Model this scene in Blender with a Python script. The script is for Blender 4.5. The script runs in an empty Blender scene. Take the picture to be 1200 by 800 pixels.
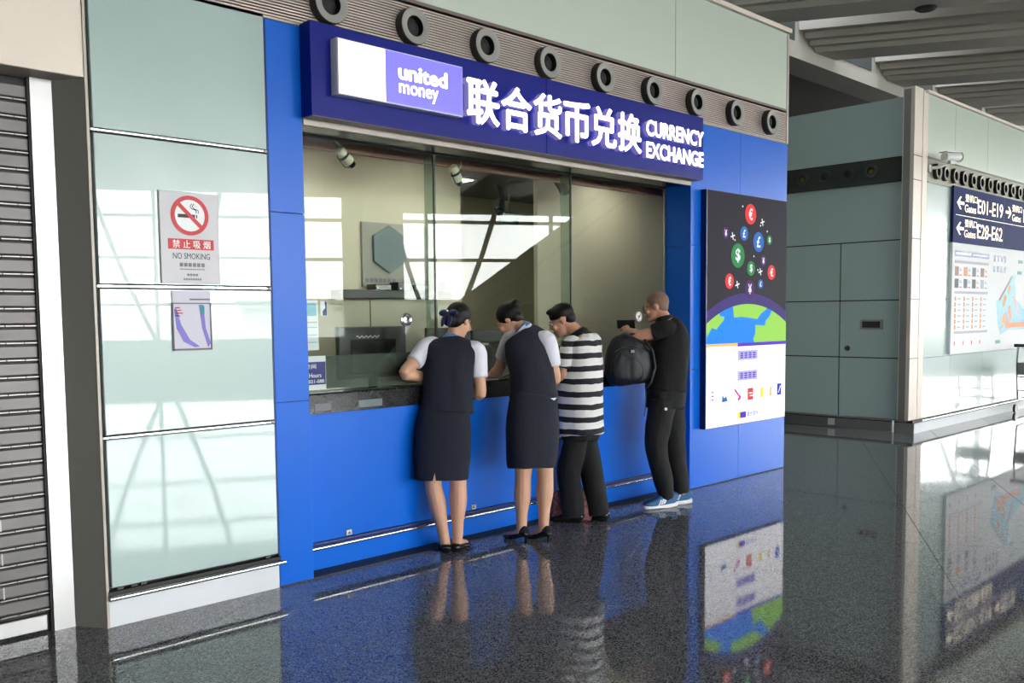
import bpy, math, random
from mathutils import Vector, Matrix
random.seed(7)
SC = bpy.context.scene
COL = SC.collection
V = Vector

# ------------------------------------------------------------------ camera
cam_data = bpy.data.cameras.new('camera')
cam = bpy.data.objects.new('camera', cam_data)
COL.objects.link(cam)
cam_data.sensor_width = 36.0
cam_data.lens = 1075.7 * 36.0 / 1200.0
cam_data.shift_y = 47.8 / 1200.0
cam_data.clip_end = 2000
YAW, PITCH, ROLL = math.radians(-44.16232614), math.radians(-4.14725498), math.radians(-0.54924277)
def cam_axes():
    right = V((math.cos(YAW), math.sin(YAW), 0)); fwd = V((-math.sin(YAW), math.cos(YAW), 0)); up = V((0, 0, 1))
    f2 = fwd * math.cos(PITCH) + up * math.sin(PITCH)
    u2 = up * math.cos(PITCH) - fwd * math.sin(PITCH)
    r3 = right * math.cos(ROLL) + u2 * math.sin(ROLL)
    u3 = u2 * math.cos(ROLL) - right * math.sin(ROLL)
    return r3, u3, f2
_r, _u, _f = cam_axes()
cam.matrix_world = Matrix(((_r.x, _u.x, -_f.x, -1.685), (_r.y, _u.y, -_f.y, -4.667), (_r.z, _u.z, -_f.z, 1.55), (0, 0, 0, 1)))
SC.camera = cam

# ------------------------------------------------------------------ sky, exposure
world = bpy.data.worlds.new('hazy_sky'); SC.world = world
world.use_nodes = True
wn, wl = world.node_tree.nodes, world.node_tree.links
wn.clear()
w_out = wn.new('ShaderNodeOutputWorld'); w_bg = wn.new('ShaderNodeBackground')
w_tc = wn.new('ShaderNodeTexCoord'); w_sep = wn.new('ShaderNodeSeparateXYZ'); w_ramp = wn.new('ShaderNodeValToRGB')
wl.new(w_tc.outputs['Generated'], w_sep.inputs[0]); wl.new(w_sep.outputs['Z'], w_ramp.inputs[0])
w_ramp.color_ramp.elements[0].position = 0.0; w_ramp.color_ramp.elements[0].color = (1.0, 0.985, 0.96, 1)
w_ramp.color_ramp.elements[1].position = 0.6; w_ramp.color_ramp.elements[1].color = (0.78, 0.88, 1.0, 1)
wl.new(w_ramp.outputs[0], w_bg.inputs['Color']); w_bg.inputs['Strength'].default_value = 20.0
wl.new(w_bg.outputs[0], w_out.inputs[0])
SC.view_settings.view_transform = 'Standard'; SC.view_settings.look = 'None'
SC.view_settings.gamma = 1.0; SC.view_settings.use_curve_mapping = False
SC.view_settings.exposure = 0.12
SC.cycles.use_denoising = True
SC.cycles.max_bounces = 8; SC.cycles.diffuse_bounces = 4; SC.cycles.glossy_bounces = 5
SC.cycles.transparent_max_bounces = 12; SC.cycles.caustics_reflective = False; SC.cycles.caustics_refractive = False
SC.cycles.sample_clamp_indirect = 8.0

# ------------------------------------------------------------------ materials
def s2l(c):
    c = c / 255.0
    return c / 12.92 if c <= 0.04045 else ((c + 0.055) / 1.055) ** 2.4
def rgb(r, g, b): return (s2l(r), s2l(g), s2l(b), 1.0)
MATS = {}
def mat(name, color, rough=0.5, metal=0.0, ior=1.5, coat=0.0, coat_ior=1.5, vary=0.0, vscale=3.0, bump=0.0, bscale=40.0, emit=None, estr=0.0, sheen=0.0):
    m = bpy.data.materials.new(name); m.use_nodes = True
    nt = m.node_tree; n, l = nt.nodes, nt.links
    b = n['Principled BSDF']
    b.inputs['Base Color'].default_value = color; b.inputs['Roughness'].default_value = rough
    b.inputs['Metallic'].default_value = metal; b.inputs['IOR'].default_value = ior
    b.inputs['Coat Weight'].default_value = coat; b.inputs['Coat IOR'].default_value = coat_ior; b.inputs['Coat Roughness'].default_value = 0.01
    if sheen: b.inputs['Sheen Weight'].default_value = sheen
    if emit is not None:
        b.inputs['Emission Color'].default_value = emit; b.inputs['Emission Strength'].default_value = estr
    if vary or bump:
        g = n.new('ShaderNodeNewGeometry')
        if vary:
            nz = n.new('ShaderNodeTexNoise'); nz.inputs['Scale'].default_value = vscale; nz.inputs['Detail'].default_value = 3
            l.new(g.outputs['Position'], nz.inputs['Vector'])
            mr = n.new('ShaderNodeMapRange'); mr.inputs['From Min'].default_value = 0.3; mr.inputs['From Max'].default_value = 0.7
            mr.inputs['To Min'].default_value = 1 - vary; mr.inputs['To Max'].default_value = 1 + vary
            l.new(nz.outputs['Fac'], mr.inputs['Value'])
            mx = n.new('ShaderNodeVectorMath'); mx.operation = 'SCALE'; mx.inputs[0].default_value = color[:3]
            l.new(mr.outputs[0], mx.inputs['Scale']); l.new(mx.outputs[0], b.inputs['Base Color'])
        if bump:
            nb = n.new('ShaderNodeTexNoise'); nb.inputs['Scale'].default_value = bscale; nb.inputs['Detail'].default_value = 3
            l.new(g.outputs['Position'], nb.inputs['Vector'])
            bp = n.new('ShaderNodeBump'); bp.inputs['Strength'].default_value = bump; bp.inputs['Distance'].default_value = 0.01
            l.new(nb.outputs['Fac'], bp.inputs['Height']); l.new(bp.outputs[0], b.inputs['Normal'])
    MATS[name] = m
    return m
def granite(name, dark, light, scale, rough, ior):
    m = mat(name, light, rough, ior=ior)
    nt = m.node_tree; n, l = nt.nodes, nt.links; b = n['Principled BSDF']
    g = n.new('ShaderNodeNewGeometry'); a = n.new('ShaderNodeTexVoronoi'); a.inputs['Scale'].default_value = scale
    c = n.new('ShaderNodeTexNoise'); c.inputs['Scale'].default_value = scale * 0.8; c.inputs['Detail'].default_value = 2
    l.new(g.outputs['Position'], a.inputs['Vector']); l.new(g.outputs['Position'], c.inputs['Vector'])
    sp = n.new('ShaderNodeSeparateColor'); l.new(a.outputs['Color'], sp.inputs[0])
    ad = n.new('ShaderNodeMath'); ad.operation = 'MULTIPLY'; l.new(sp.outputs[0], ad.inputs[0]); l.new(c.outputs['Fac'], ad.inputs[1])
    r = n.new('ShaderNodeValToRGB'); l.new(ad.outputs[0], r.inputs[0])
    r.color_ramp.elements[0].position = 0.05; r.color_ramp.elements[0].color = dark
    r.color_ramp.elements[1].position = 0.55; r.color_ramp.elements[1].color = light
    l.new(r.outputs[0], b.inputs['Base Color'])
    return m
def pane(name, tint, ior, body=0.0, body_col=(0.5, 0.6, 0.55, 1)):
    m = bpy.data.materials.new(name); m.use_nodes = True
    nt = m.node_tree; n, l = nt.nodes, nt.links; n.clear()
    o = n.new('ShaderNodeOutputMaterial'); t = n.new('ShaderNodeBsdfTransparent'); t.inputs[0].default_value = tint
    gl = n.new('ShaderNodeBsdfGlossy'); gl.inputs['Roughness'].default_value = 0.0
    fr = n.new('ShaderNodeFresnel')
    ge = n.new('ShaderNodeNewGeometry'); mi = n.new('ShaderNodeMapRange'); mi.inputs['To Min'].default_value = ior; mi.inputs['To Max'].default_value = 1.0 / ior
    l.new(ge.outputs['Backfacing'], mi.inputs['Value']); l.new(mi.outputs[0], fr.inputs['IOR'])   # both faces of the sheet mirror alike
    mx = n.new('ShaderNodeMixShader'); l.new(fr.outputs[0], mx.inputs[0]); l.new(gl.outputs[0], mx.inputs[2])
    if body:
        d = n.new('ShaderNodeBsdfDiffuse'); d.inputs[0].default_value = body_col
        m2 = n.new('ShaderNodeMixShader'); m2.inputs[0].default_value = body
        l.new(t.outputs[0], m2.inputs[1]); l.new(d.outputs[0], m2.inputs[2]); l.new(m2.outputs[0], mx.inputs[1])
    else:
        l.new(t.outputs[0], mx.inputs[1])
    l.new(mx.outputs[0], o.inputs[0]); MATS[name] = m
    return m
def stripes(name, c1, c2, period, duty, phase):
    m = mat(name, c1, 0.85); nt = m.node_tree; n, l = nt.nodes, nt.links; b = n['Principled BSDF']
    tc = n.new('ShaderNodeTexCoord'); sp = n.new('ShaderNodeSeparateXYZ'); l.new(tc.outputs['Object'], sp.inputs[0])
    wv = n.new('ShaderNodeTexNoise'); wv.inputs['Scale'].default_value = 6; l.new(tc.outputs['Object'], wv.inputs['Vector'])
    w2 = n.new('ShaderNodeMath'); w2.operation = 'MULTIPLY_ADD'; w2.inputs[1].default_value = 0.03; l.new(wv.outputs['Fac'], w2.inputs[0]); l.new(sp.outputs['Z'], w2.inputs[2])
    a = n.new('ShaderNodeMath'); a.operation = 'ADD'; a.inputs[1].default_value = phase; l.new(w2.outputs[0], a.inputs[0])
    md = n.new('ShaderNodeMath'); md.operation = 'FLOORED_MODULO'; md.inputs[1].default_value = period; l.new(a.outputs[0], md.inputs[0])
    lt = n.new('ShaderNodeMath'); lt.operation = 'LESS_THAN'; lt.inputs[1].default_value = period * duty; l.new(md.outputs[0], lt.inputs[0])
    mx = n.new('ShaderNodeMix'); mx.data_type = 'RGBA'; mx.inputs[6].default_value = c2; mx.inputs[7].default_value = c1
    l.new(lt.outputs[0], mx.inputs[0]); l.new(mx.outputs[2], b.inputs['Base Color'])
    return m
granite('granite_floor', (0.045, 0.046, 0.05, 1), (0.38, 0.383, 0.405, 1), 165, 0.045, 1.75)
granite('granite_counter', (0.004, 0.004, 0.005, 1), (0.02, 0.021, 0.023, 1), 200, 0.16, 1.4)
mat('joint_dark', (0.01, 0.01, 0.01, 1), 0.8)
mat('green_glass', rgb(176, 196, 192), 0.25, coat=1.0, coat_ior=1.58, vary=0.015, vscale=0.8)
mat('green_enamel', rgb(204, 213, 200), 0.35, ior=1.45, vary=0.01, vscale=0.6)
mat('blue_panel', rgb(0, 100, 212), 0.32, ior=1.36, vary=0.02, vscale=0.7)
mat('blue_sign', rgb(12, 26, 128), 0.35, ior=1.3)
mat('blue_dark', rgb(8, 20, 90), 0.4)
mat('steel_brushed', (0.36, 0.355, 0.35, 1), 0.36, metal=1.0, bump=0.02, bscale=200)
mat('steel_dark', (0.27, 0.26, 0.24, 1), 0.45, metal=0.4)
mat('chrome', (0.9, 0.9, 0.9, 1), 0.2, metal=1.0)
mat('white_base', rgb(215, 217, 222), 0.4, ior=1.45, vary=0.02)
mat('cream_beam', rgb(240, 226, 212), 0.5, vary=0.02)
mat('seam_dark', (0.02, 0.018, 0.018, 1), 0.6)
mat('trim_brown', rgb(120, 105, 98), 0.4)
mat('trim_pale', rgb(190, 180, 170), 0.35)
mat('vent_metal', rgb(205, 190, 180), 0.45, metal=0.2)
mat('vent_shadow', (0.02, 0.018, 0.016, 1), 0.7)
mat('vent_dark', rgb(72, 78, 74), 0.45, metal=0.3)
mat('vent_olive', rgb(125, 122, 105), 0.45, metal=0.2)
mat('nozzle_grey', rgb(152, 149, 145), 0.5)
mat('nozzle_side', rgb(60, 58, 56), 0.5, metal=0.2)
mat('nozzle_hole', (0.01, 0.01, 0.01, 1), 0.7)
mat('nozzle_ochre', rgb(120, 100, 55), 0.6)
mat('ceiling_grey', rgb(128, 124, 118), 0.6, vary=0.05, vscale=0.5)
mat('ceiling_beam', rgb(185, 178, 168), 0.55, vary=0.06, vscale=0.6)
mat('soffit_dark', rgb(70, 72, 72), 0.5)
mat('slat_grey', rgb(104, 100, 100), 0.45, metal=0.5, vary=0.12, vscale=2.5)
mat('beige_wall', rgb(192, 187, 165), 0.6, vary=0.02)
mat('beige_dark', rgb(150, 145, 125), 0.6)
mat('brown_strip', rgb(165, 122, 105), 0.5)
mat('black_plastic', (0.012, 0.013, 0.014, 1), 0.35)
mat('black_gloss', (0.01, 0.012, 0.012, 1), 0.12)
mat('white_plastic', rgb(228, 228, 226), 0.4)
mat('grey_plastic', rgb(150, 150, 148), 0.45)
mat('ivory_plastic', rgb(240, 235, 210), 0.4)
mat('paper_white', rgb(246, 247, 250), 0.75, ior=1.3)
mat('notice_paper', rgb(212, 210, 222), 0.7, ior=1.3)
mat('print_grey', rgb(120, 118, 125), 0.7)
mat('print_light', rgb(190, 190, 198), 0.7)
mat('print_red', rgb(205, 45, 55), 0.5)
mat('print_navy', rgb(20, 34, 120), 0.5)
mat('print_purple', rgb(130, 120, 205), 0.6)
mat('print_teal', rgb(60, 150, 150), 0.6)
mat('print_orange', rgb(232, 138, 70), 0.6)
mat('print_cyan', rgb(150, 205, 225), 0.6)
mat('print_black', (0.02, 0.02, 0.02, 1), 0.6)
mat('print_white', rgb(245, 245, 245), 0.5)
mat('print_brown', rgb(150, 105, 85), 0.6)
mat('sign_silver', rgb(188, 186, 190), 0.45, metal=0.1)
mat('hex_teal', rgb(78, 96, 100), 0.3)
mat('logo_panel', rgb(150, 148, 138), 0.5)
mat('exit_green', rgb(20, 60, 45), 0.5, emit=rgb(15, 60, 45), estr=0.3)
mat('exit_white', rgb(200, 230, 200), 0.5, emit=rgb(200, 230, 200), estr=0.7)
mat('gate_navy', rgb(26, 40, 98), 0.7, ior=1.25)
mat('gate_letter', rgb(250, 240, 215), 0.5, emit=rgb(255, 238, 205), estr=0.9)
mat('lit_white', (0.8, 0.8, 0.8, 1), 0.5, emit=(1.0, 0.93, 1.0, 1), estr=2.2)
mat('lit_cream', (0.8, 0.8, 0.8, 1), 0.5, emit=(1.0, 0.96, 0.86, 1), estr=1.6)
mat('lit_violet', (0.2, 0.18, 0.6, 1), 0.3, emit=rgb(98, 92, 232), estr=0.9)
mat('letter_side', rgb(170, 165, 205), 0.4, emit=rgb(150, 140, 215), estr=0.35)
BBS = 0.92
def lit(name, r, g, b, k=1.0): return mat(name, tuple(0.25 * c for c in rgb(r, g, b)[:3]) + (1,), 0.6, ior=1.2, emit=rgb(r, g, b), estr=BBS * k)
lit('bb_night', 42, 38, 50, 0.75); lit('bb_white', 250, 250, 255, 1.05); lit('bb_red', 225, 62, 58, 0.9); lit('bb_blue', 42, 112, 195, 0.8); lit('bb_green', 45, 140, 75, 0.8)
lit('bb_purple', 78, 40, 105, 0.8); lit('bb_globe', 25, 130, 250); lit('bb_land', 150, 208, 85, 0.95); lit('bb_lilac', 178, 170, 235); lit('bb_text', 90, 80, 180)
lit('bb_orange', 250, 185, 90); lit('bb_violet', 85, 50, 190); lit('bb_magenta', 215, 30, 150); lit('bb_yellow', 245, 225, 60); lit('bb_sign', 240, 240, 250, 0.85); lit('bb_navy', 30, 50, 200)
lit('bb_fade', 220, 215, 225); lit('bb_deep', 70, 55, 130, 0.7)
# cloth, skin, hair
mat('navy_cloth', rgb(25, 28, 42), 0.9, bump=0.15, bscale=60)
mat('white_cloth', rgb(226, 226, 236), 0.85, bump=0.12, bscale=40)
mat('black_cloth', rgb(16, 16, 19), 0.9, bump=0.15, bscale=50)
mat('jogger_cloth', rgb(20, 20, 22), 0.85, bump=0.15, bscale=40)
mat('pack_nylon', rgb(20, 22, 30), 0.55, bump=0.1, bscale=80)
mat('skin', rgb(205, 158, 130), 0.55, vary=0.03, vscale=12)
mat('skin_tan', rgb(202, 150, 124), 0.55, vary=0.04, vscale=12)
mat('stocking', rgb(198, 158, 132), 0.5, vary=0.02, vscale=10)
mat('hair_black', (0.007, 0.006, 0.006, 1), 0.5, ior=1.3, bump=0.3, bscale=120)
mat('hair_stubble', rgb(128, 98, 84), 0.7, vary=0.12, vscale=60)
mat('bow_navy', rgb(25, 32, 82), 0.5)
mat('scarf_blue', rgb(90, 130, 175), 0.6, vary=0.35, vscale=50)
mat('leather_black', (0.01, 0.01, 0.011, 1), 0.25)
mat('sneaker_blue', rgb(60, 105, 150), 0.75, bump=0.2, bscale=150)
mat('eye_dark', (0.02, 0.015, 0.01, 1), 0.2)
mat('bag_floral', rgb(118, 74, 78), 0.7, vary=0.8, vscale=38)
stripes('striped_cloth', rgb(226, 224, 224), rgb(26, 26, 34), 0.093, 0.56, 0.02)
pane('booth_glass', (0.93, 0.955, 0.93, 1), 1.36)
mat('head_dark', (0.035, 0.045, 0.05, 1), 0.25)
pane('fin_glass', (0.8, 0.88, 0.83, 1), 1.4, 0.3, (0.42, 0.52, 0.46, 1))
pane('lower_glass', (0.75, 0.8, 0.77, 1), 1.4, 0.35, (0.2, 0.23, 0.21, 1))
pane('hall_glass', (0.97, 0.99, 0.98, 1), 1.3)
mat('mullion_grey', rgb(120, 130, 126), 0.5)
mat('tarmac', rgb(175, 172, 160), 0.9, vary=0.1, vscale=0.05)
mat('hinge_steel', rgb(150, 146, 142), 0.35, metal=0.7)
mat('far_building', rgb(185, 180, 168), 0.8)
mat('lamp_panel', (0.9, 0.9, 0.9, 1), 0.5, emit=(1.0, 0.96, 0.88, 1), estr=12.5)

# ------------------------------------------------------------------ builders
class MB:
    def __init__(s): s.v = []; s.f = []
    def add(s, vs, fs):
        o = len(s.v); s.v += [tuple(v) for v in vs]; s.f += [tuple(i + o for i in f) for f in fs]; return s
    def box(s, x0, x1, y0, y1, z0, z1):
        return s.add([(x0, y0, z0), (x1, y0, z0), (x1, y1, z0), (x0, y1, z0), (x0, y0, z1), (x1, y0, z1), (x1, y1, z1), (x0, y1, z1)],
                     [(0, 3, 2, 1), (4, 5, 6, 7), (0, 1, 5, 4), (1, 2, 6, 5), (2, 3, 7, 6), (3, 0, 4, 7)])
    def cham(s, x0, x1, y0, y1, z0, z1, c=0.004):
        # box whose front (-y) face edges are chamfered
        return s.add([(x0, y1, z0), (x1, y1, z0), (x1, y1, z1), (x0, y1, z1), (x0, y0 + c, z0), (x1, y0 + c, z0), (x1, y0 + c, z1), (x0, y0 + c, z1),
                      (x0 + c, y0, z0 + c), (x1 - c, y0, z0 + c), (x1 - c, y0, z1 - c), (x0 + c, y0, z1 - c)],
                     [(0, 3, 2, 1), (0, 1, 5, 4), (1, 2, 6, 5), (2, 3, 7, 6), (3, 0, 4, 7), (4, 5, 9, 8), (5, 6, 10, 9), (6, 7, 11, 10), (7, 4, 8, 11), (8, 9, 10, 11)])
    def obb(s, c, ax, ay, az, hx, hy, hz):
        c, ax, ay, az = V(c), V(ax), V(ay), V(az); vs = []
        for k in (-1, 1):
            for (i, j) in ((-1, -1), (1, -1), (1, 1), (-1, 1)): vs.append(c + ax * hx * i + ay * hy * j + az * hz * k)
        return s.add(vs, [(0, 3, 2, 1), (4, 5, 6, 7), (0, 1, 5, 4), (1, 2, 6, 5), (2, 3, 7, 6), (3, 0, 4, 7)])
    def tube(s, pts, r, seg=10, cap=True):
        pts = [V(p) for p in pts]; rs = r if isinstance(r, (list, tuple)) else [r] * len(pts); vs = []; fs = []; pn = None
        for i, p in enumerate(pts):
            t = (pts[min(i + 1, len(pts) - 1)] - pts[max(i - 1, 0)]).normalized()
            a = pn if pn is not None else (V((0, 0, 1)) if abs(t.z) < 0.9 else V((1, 0, 0)))
            a = (a - t * a.dot(t)).normalized(); pn = a; b = t.cross(a)
            for k in range(seg):
                th = 2 * math.pi * k / seg; vs.append(p + (a * math.cos(th) + b * math.sin(th)) * rs[i])
        for i in range(len(pts) - 1):
            for k in range(seg):
                k2 = (k + 1) % seg; fs.append((i * seg + k, i * seg + k2, (i + 1) * seg + k2, (i + 1) * seg + k))
        if cap: fs.append(tuple(range(seg - 1, -1, -1))); fs.append(tuple((len(pts) - 1) * seg + k for k in range(seg)))
        return s.add(vs, fs)
    def lathe(s, c, axis, prof, seg=24):
        # prof: (distance along axis, radius)
        c, t = V(c), V(axis).normalized(); a = V((0, 0, 1)) if abs(t.z) < 0.9 else V((1, 0, 0)); a = (a - t * a.dot(t)).normalized(); b = t.cross(a); vs = []; fs = []
        for d, r in prof:
            for k in range(seg):
                th = 2 * math.pi * k / seg; vs.append(c + t * d + (a * math.cos(th) + b * math.sin(th)) * r)
        for i in range(len(prof) - 1):
            for k in range(seg):
                k2 = (k + 1) % seg; fs.append((i * seg + k, i * seg + k2, (i + 1) * seg + k2, (i + 1) * seg + k))
        fs.append(tuple(range(seg - 1, -1, -1))); fs.append(tuple((len(prof) - 1) * seg + k for k in range(seg)))
        return s.add(vs, fs)
    def prism(s, poly, y0, y1):
        # polygon in (x, z) extruded from y0 (front) to y1
        n = len(poly); vs = [(p[0], y0, p[1]) for p in poly] + [(p[0], y1, p[1]) for p in poly]
        return s.add(vs, [tuple(range(n)), tuple(range(2 * n - 1, n - 1, -1))] + [(i, i + n, (i + 1) % n + n, (i + 1) % n) for i in range(n)])
    def disc(s, x, z, r, y0, y1, seg=28): return s.prism([(x + r * math.cos(2 * math.pi * k / seg), z + r * math.sin(2 * math.pi * k / seg)) for k in range(seg)], y0, y1)
    def ball(s, c, rx, ry, rz, ax=(1, 0, 0), ay=(0, 1, 0), az=(0, 0, 1), seg=16, rings=10):
        c, ax, ay, az = V(c), V(ax), V(ay), V(az); vs = [c + az * rz]; fs = []
        for i in range(1, rings):
            ph = math.pi * i / rings
            for k in range(seg):
                th = 2 * math.pi * k / seg; vs.append(c + ax * (rx * math.sin(ph) * math.cos(th)) + ay * (ry * math.sin(ph) * math.sin(th)) + az * (rz * math.cos(ph)))
        vs.append(c - az * rz); L = len(vs) - 1
        for k in range(seg): fs.append((0, 1 + k, 1 + (k + 1) % seg)); fs.append((L, 1 + (rings - 2) * seg + (k + 1) % seg, 1 + (rings - 2) * seg + k))
        for i in range(rings - 2):
            for k in range(seg):
                a = 1 + i * seg + k; b = 1 + i * seg + (k + 1) % seg; fs.append((a, a + seg, b + seg, b))
        return s.add(vs, fs)
def wloc(o):
    p = V((0, 0, 0))
    while o: p += o.location; o = o.parent
    return p
def link(name, mesh, parent=None):
    o = bpy.data.objects.new(name, mesh); COL.objects.link(o)
    if parent: o.parent = parent
    return o
def obj(name, mb, m, parent=None, smooth=False, flat_angle=None):
    off = wloc(parent) if parent else V((0, 0, 0))
    me = bpy.data.meshes.new(name); me.from_pydata([(v[0] - off.x, v[1] - off.y, v[2] - off.z) for v in mb.v], [], mb.f)
    me.materials.append(MATS[m])
    if smooth:
        me.shade_smooth()
        if flat_angle: me.set_sharp_from_angle(angle=math.radians(flat_angle))
    return link(name, me, parent)
def tag(o, label=None, cat=None, group=None, kind=None):
    if label: o['label'] = label
    if cat: o['category'] = cat
    if group: o['group'] = group
    if kind: o['kind'] = kind
    return o
def thing(name, label, cat, loc=(0, 0, 0), group=None, kind=None):
    o = bpy.data.objects.new(name, None); COL.objects.link(o); o.location = loc; o.empty_display_size = 0.1
    return tag(o, label, cat, group, kind)
def box(name, m, parent, *a): return obj(name, MB().box(*a), m, parent)
def cham(name, m, parent, *a): return obj(name, MB().cham(*a), m, parent)
def text(name, body, m, parent, x0, x1, z0, z1, y, depth=0.002, bold=0.0, shear=0.0, side=None, heavy=0.0):
    cu = bpy.data.curves.new('tmp', 'FONT'); cu.body = body; cu.extrude = 0.5; cu.offset = bold; cu.resolution_u = 3; cu.shear = shear
    to = bpy.data.objects.new('tmp', cu); COL.objects.link(to); bpy.context.view_layer.update()
    me = bpy.data.meshes.new_from_object(to.evaluated_get(bpy.context.evaluated_depsgraph_get()))
    bpy.data.objects.remove(to); bpy.data.curves.remove(cu)
    xs = [v.co.x for v in me.vertices]; ys = [v.co.y for v in me.vertices]; a, b, c, d = min(xs), max(xs), min(ys), max(ys)
    off = wloc(parent) if parent else V((0, 0, 0))
    for v in me.vertices:
        p = v.co; v.co = V((x0 + (p.x - a) / (b - a) * (x1 - x0), y - (p.z + 0.5) * depth, z0 + (p.y - c) / (d - c) * (z1 - z0))) - off
    if heavy:                                # a heavier stroke: the glyph swept a little sideways and upward
        vs0 = [v.co.copy() for v in me.vertices]; fs0 = [tuple(p.vertices) for p in me.polygons]; vv = []; ff = []
        for (a_, b_) in ((-1, 0), (1, 0), (0, -0.8), (0, 0.8), (-0.5, -0.4), (0.5, 0.4)):
            o_ = len(vv); vv += [v + V((a_ * heavy, -0.0004 * (a_ + b_), b_ * heavy)) for v in vs0]; ff += [tuple(i + o_ for i in f) for f in fs0]
        bpy.data.meshes.remove(me); me = bpy.data.meshes.new(name); me.from_pydata(vv, [], ff)
    me.name = name; me.materials.clear(); me.materials.append(MATS[m])
    if side:
        me.materials.append(MATS[side])
        for pl in me.polygons:
            if abs(pl.normal.y) < 0.9: pl.material_index = 1
    return link(name, me, parent)
def copy_tree(o, parent=None):
    c = o.copy(); COL.objects.link(c); c.parent = parent
    for ch in list(o.children): copy_tree(ch, c)
    return c

# ================================================================== THE SETTING
A = math.radians(29.5)                       # the hall's grid is turned against the shop front
GU = V((math.cos(A), math.sin(A), 0)); GN = V((math.sin(A), -math.cos(A), 0)); GW = -GN
HALL = 24.0                                  # distance of the glazed hall wall along GN

# ---- floor: granite slabs near the camera, the bed runs on beyond them
floor = tag(obj('floor', MB().add([GU * -40 + GN * -40 + V((0, 0, -0.005)), GU * -40 + GN * 24.3 + V((0, 0, -0.005)), GU * 60 + GN * 24.3 + V((0, 0, -0.005)), GU * 60 + GN * -40 + V((0, 0, -0.005))], [(0, 1, 2, 3)]), 'granite_floor'),
            'polished dark grey speckled granite floor', 'floor', kind='structure')
PU, PW = 0.92, 0.93
sl = MB(); g = 0.0016
hu, hw = PU / 2 - g, PW / 2 - g
def gp(a, b, z): p = GU * a + GW * b; return (p.x, p.y, z)
c = 0.0015
sl.add([gp(-hu, -hw, -0.02), gp(hu, -hw, -0.02), gp(hu, hw, -0.02), gp(-hu, hw, -0.02), gp(-hu, -hw, -c), gp(hu, -hw, -c), gp(hu, hw, -c), gp(-hu, hw, -c),
        gp(-hu + c, -hw + c, 0), gp(hu - c, -hw + c, 0), gp(hu - c, hw - c, 0), gp(-hu + c, hw - c, 0)],
       [(0, 1, 5, 4), (1, 2, 6, 5), (2, 3, 7, 6), (3, 0, 4, 7), (4, 5, 9, 8), (5, 6, 10, 9), (6, 7, 11, 10), (7, 4, 8, 11), (8, 9, 10, 11)])
slab_mesh = bpy.data.meshes.new('slab'); slab_mesh.from_pydata(sl.v, [], sl.f); slab_mesh.materials.append(MATS['granite_floor'])
cand = []
for i in range(-14, 22):
    for j in range(-14, 16):
        p = GU * (2.83 + PU * (i + 0.5)) + GW * (-4.185 + PW * (j + 0.5))
        d = p - V((-1.685, -4.667, 1.55)); q = d.dot(_f)
        if q < 0.6 or q > 16: continue
        if p.y > 0.75 and p.x < 7.0: continue
        if p.y > 0.9 and p.x > 9.7: continue
        px = 600 + 1075.7 * d.dot(_r) / q; py = 447.8 - 1075.7 * d.dot(_u) / q; m = 700 / q
        if -m < px < 1200 + m and py < 800 + m: cand.append((q, p))
cand.sort(key=lambda t: t[0])
for q, p in cand[:290]:
    o = link('slab', slab_mesh, floor); o.location = (p.x, p.y, 0)

# ---- ceiling with its broad louvre beams
def hall(a, n, z): p = GU * a + GN * n; return (p.x, p.y, z)
ceiling = tag(obj('ceiling', MB().add([hall(-40, -25.1, 6.6), hall(-40, HALL + 0.3, 6.6), hall(44.8, HALL + 0.3, 6.6)], [(0, 1, 2)]), 'ceiling_grey'),
              'dim grey hall ceiling with broad stepped louvre beams', 'ceiling', kind='structure')
E0 = V((11.57, 2.0, 0))                      # where one beam meets the edge beam
prof = [(-0.10, 6.55), (-0.06, 5.36), (0.0, 5.30), (0.62, 5.30), (0.68, 5.36), (0.80, 5.36), (0.80, 5.43), (0.94, 5.43), (0.94, 5.52), (1.10, 5.52), (1.16, 6.0), (1.2, 6.55)]
def beam_mesh(L):
    # extruded along GN, section along +X so that the ends lie on the edge beam
    n = len(prof); vs = []
    for t in (0, L):
        for (a, z) in prof:
            p = V((-a, 0, 0)) * 1.0 + GN * t; vs.append((p.x, p.y, z))
    fs = [tuple(range(n)), tuple(range(2 * n - 1, n - 1, -1))] + [(i, (i + 1) % n, (i + 1) % n + n, i + n) for i in range(n)]
    me = bpy.data.meshes.new('beam'); me.from_pydata(vs, [], fs); me.materials.append(MATS['ceiling_beam']); return me
for k in range(-12, 8):
    e = E0 + V((2.42 * k, -0.02, 0)); L_ = HALL - 0.35 - e.dot(GN)
    if L_ < 2: continue
    o = link('beam', beam_mesh(L_), ceiling); o.location = e
    o2 = obj('beam_gap_shade', MB().box(E0.x + 2.42 * k - 2.40, E0.x + 2.42 * k - 1.20, 1.99, 2.03, 5.36, 6.5), 'soffit_dark', ceiling) if -3 <= k <= 3 else None  # dark sheet stands in for the shade between beam ends
box('edge_beam', 'ceiling_beam', ceiling, -30, 40, 2.0, 2.5, 5.13, 6.6)
lamp = MB().lathe((10.15, 0.1, 5.32), (0, 0, -1), [(-0.02, 0.10), (0.0, 0.13), (0.03, 0.13), (0.05, 0.10)], 20)
tag(obj('recessed_downlight', lamp, 'nozzle_hole'), 'small dark round downlight on the underside of a ceiling beam', 'light')
corr = thing('ceiling_corridor', 'dark flat soffit over the passage between the booth and the next block', 'ceiling', kind='structure')
box('soffit', 'ceiling_grey', corr, -30, 48, 2.5, 14, 5.22, 5.3)
box('end_cap', 'soffit_dark', corr, -30.2, -30, 1.0, 14, 0, 6.6)
wb = thing('wall_back', 'dim far end wall of the passage behind the booth', 'wall', kind='structure')
box('wall_face', 'cream_beam', wb, -30, 48, 13.9, 14.1, 0, 5.3)

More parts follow.
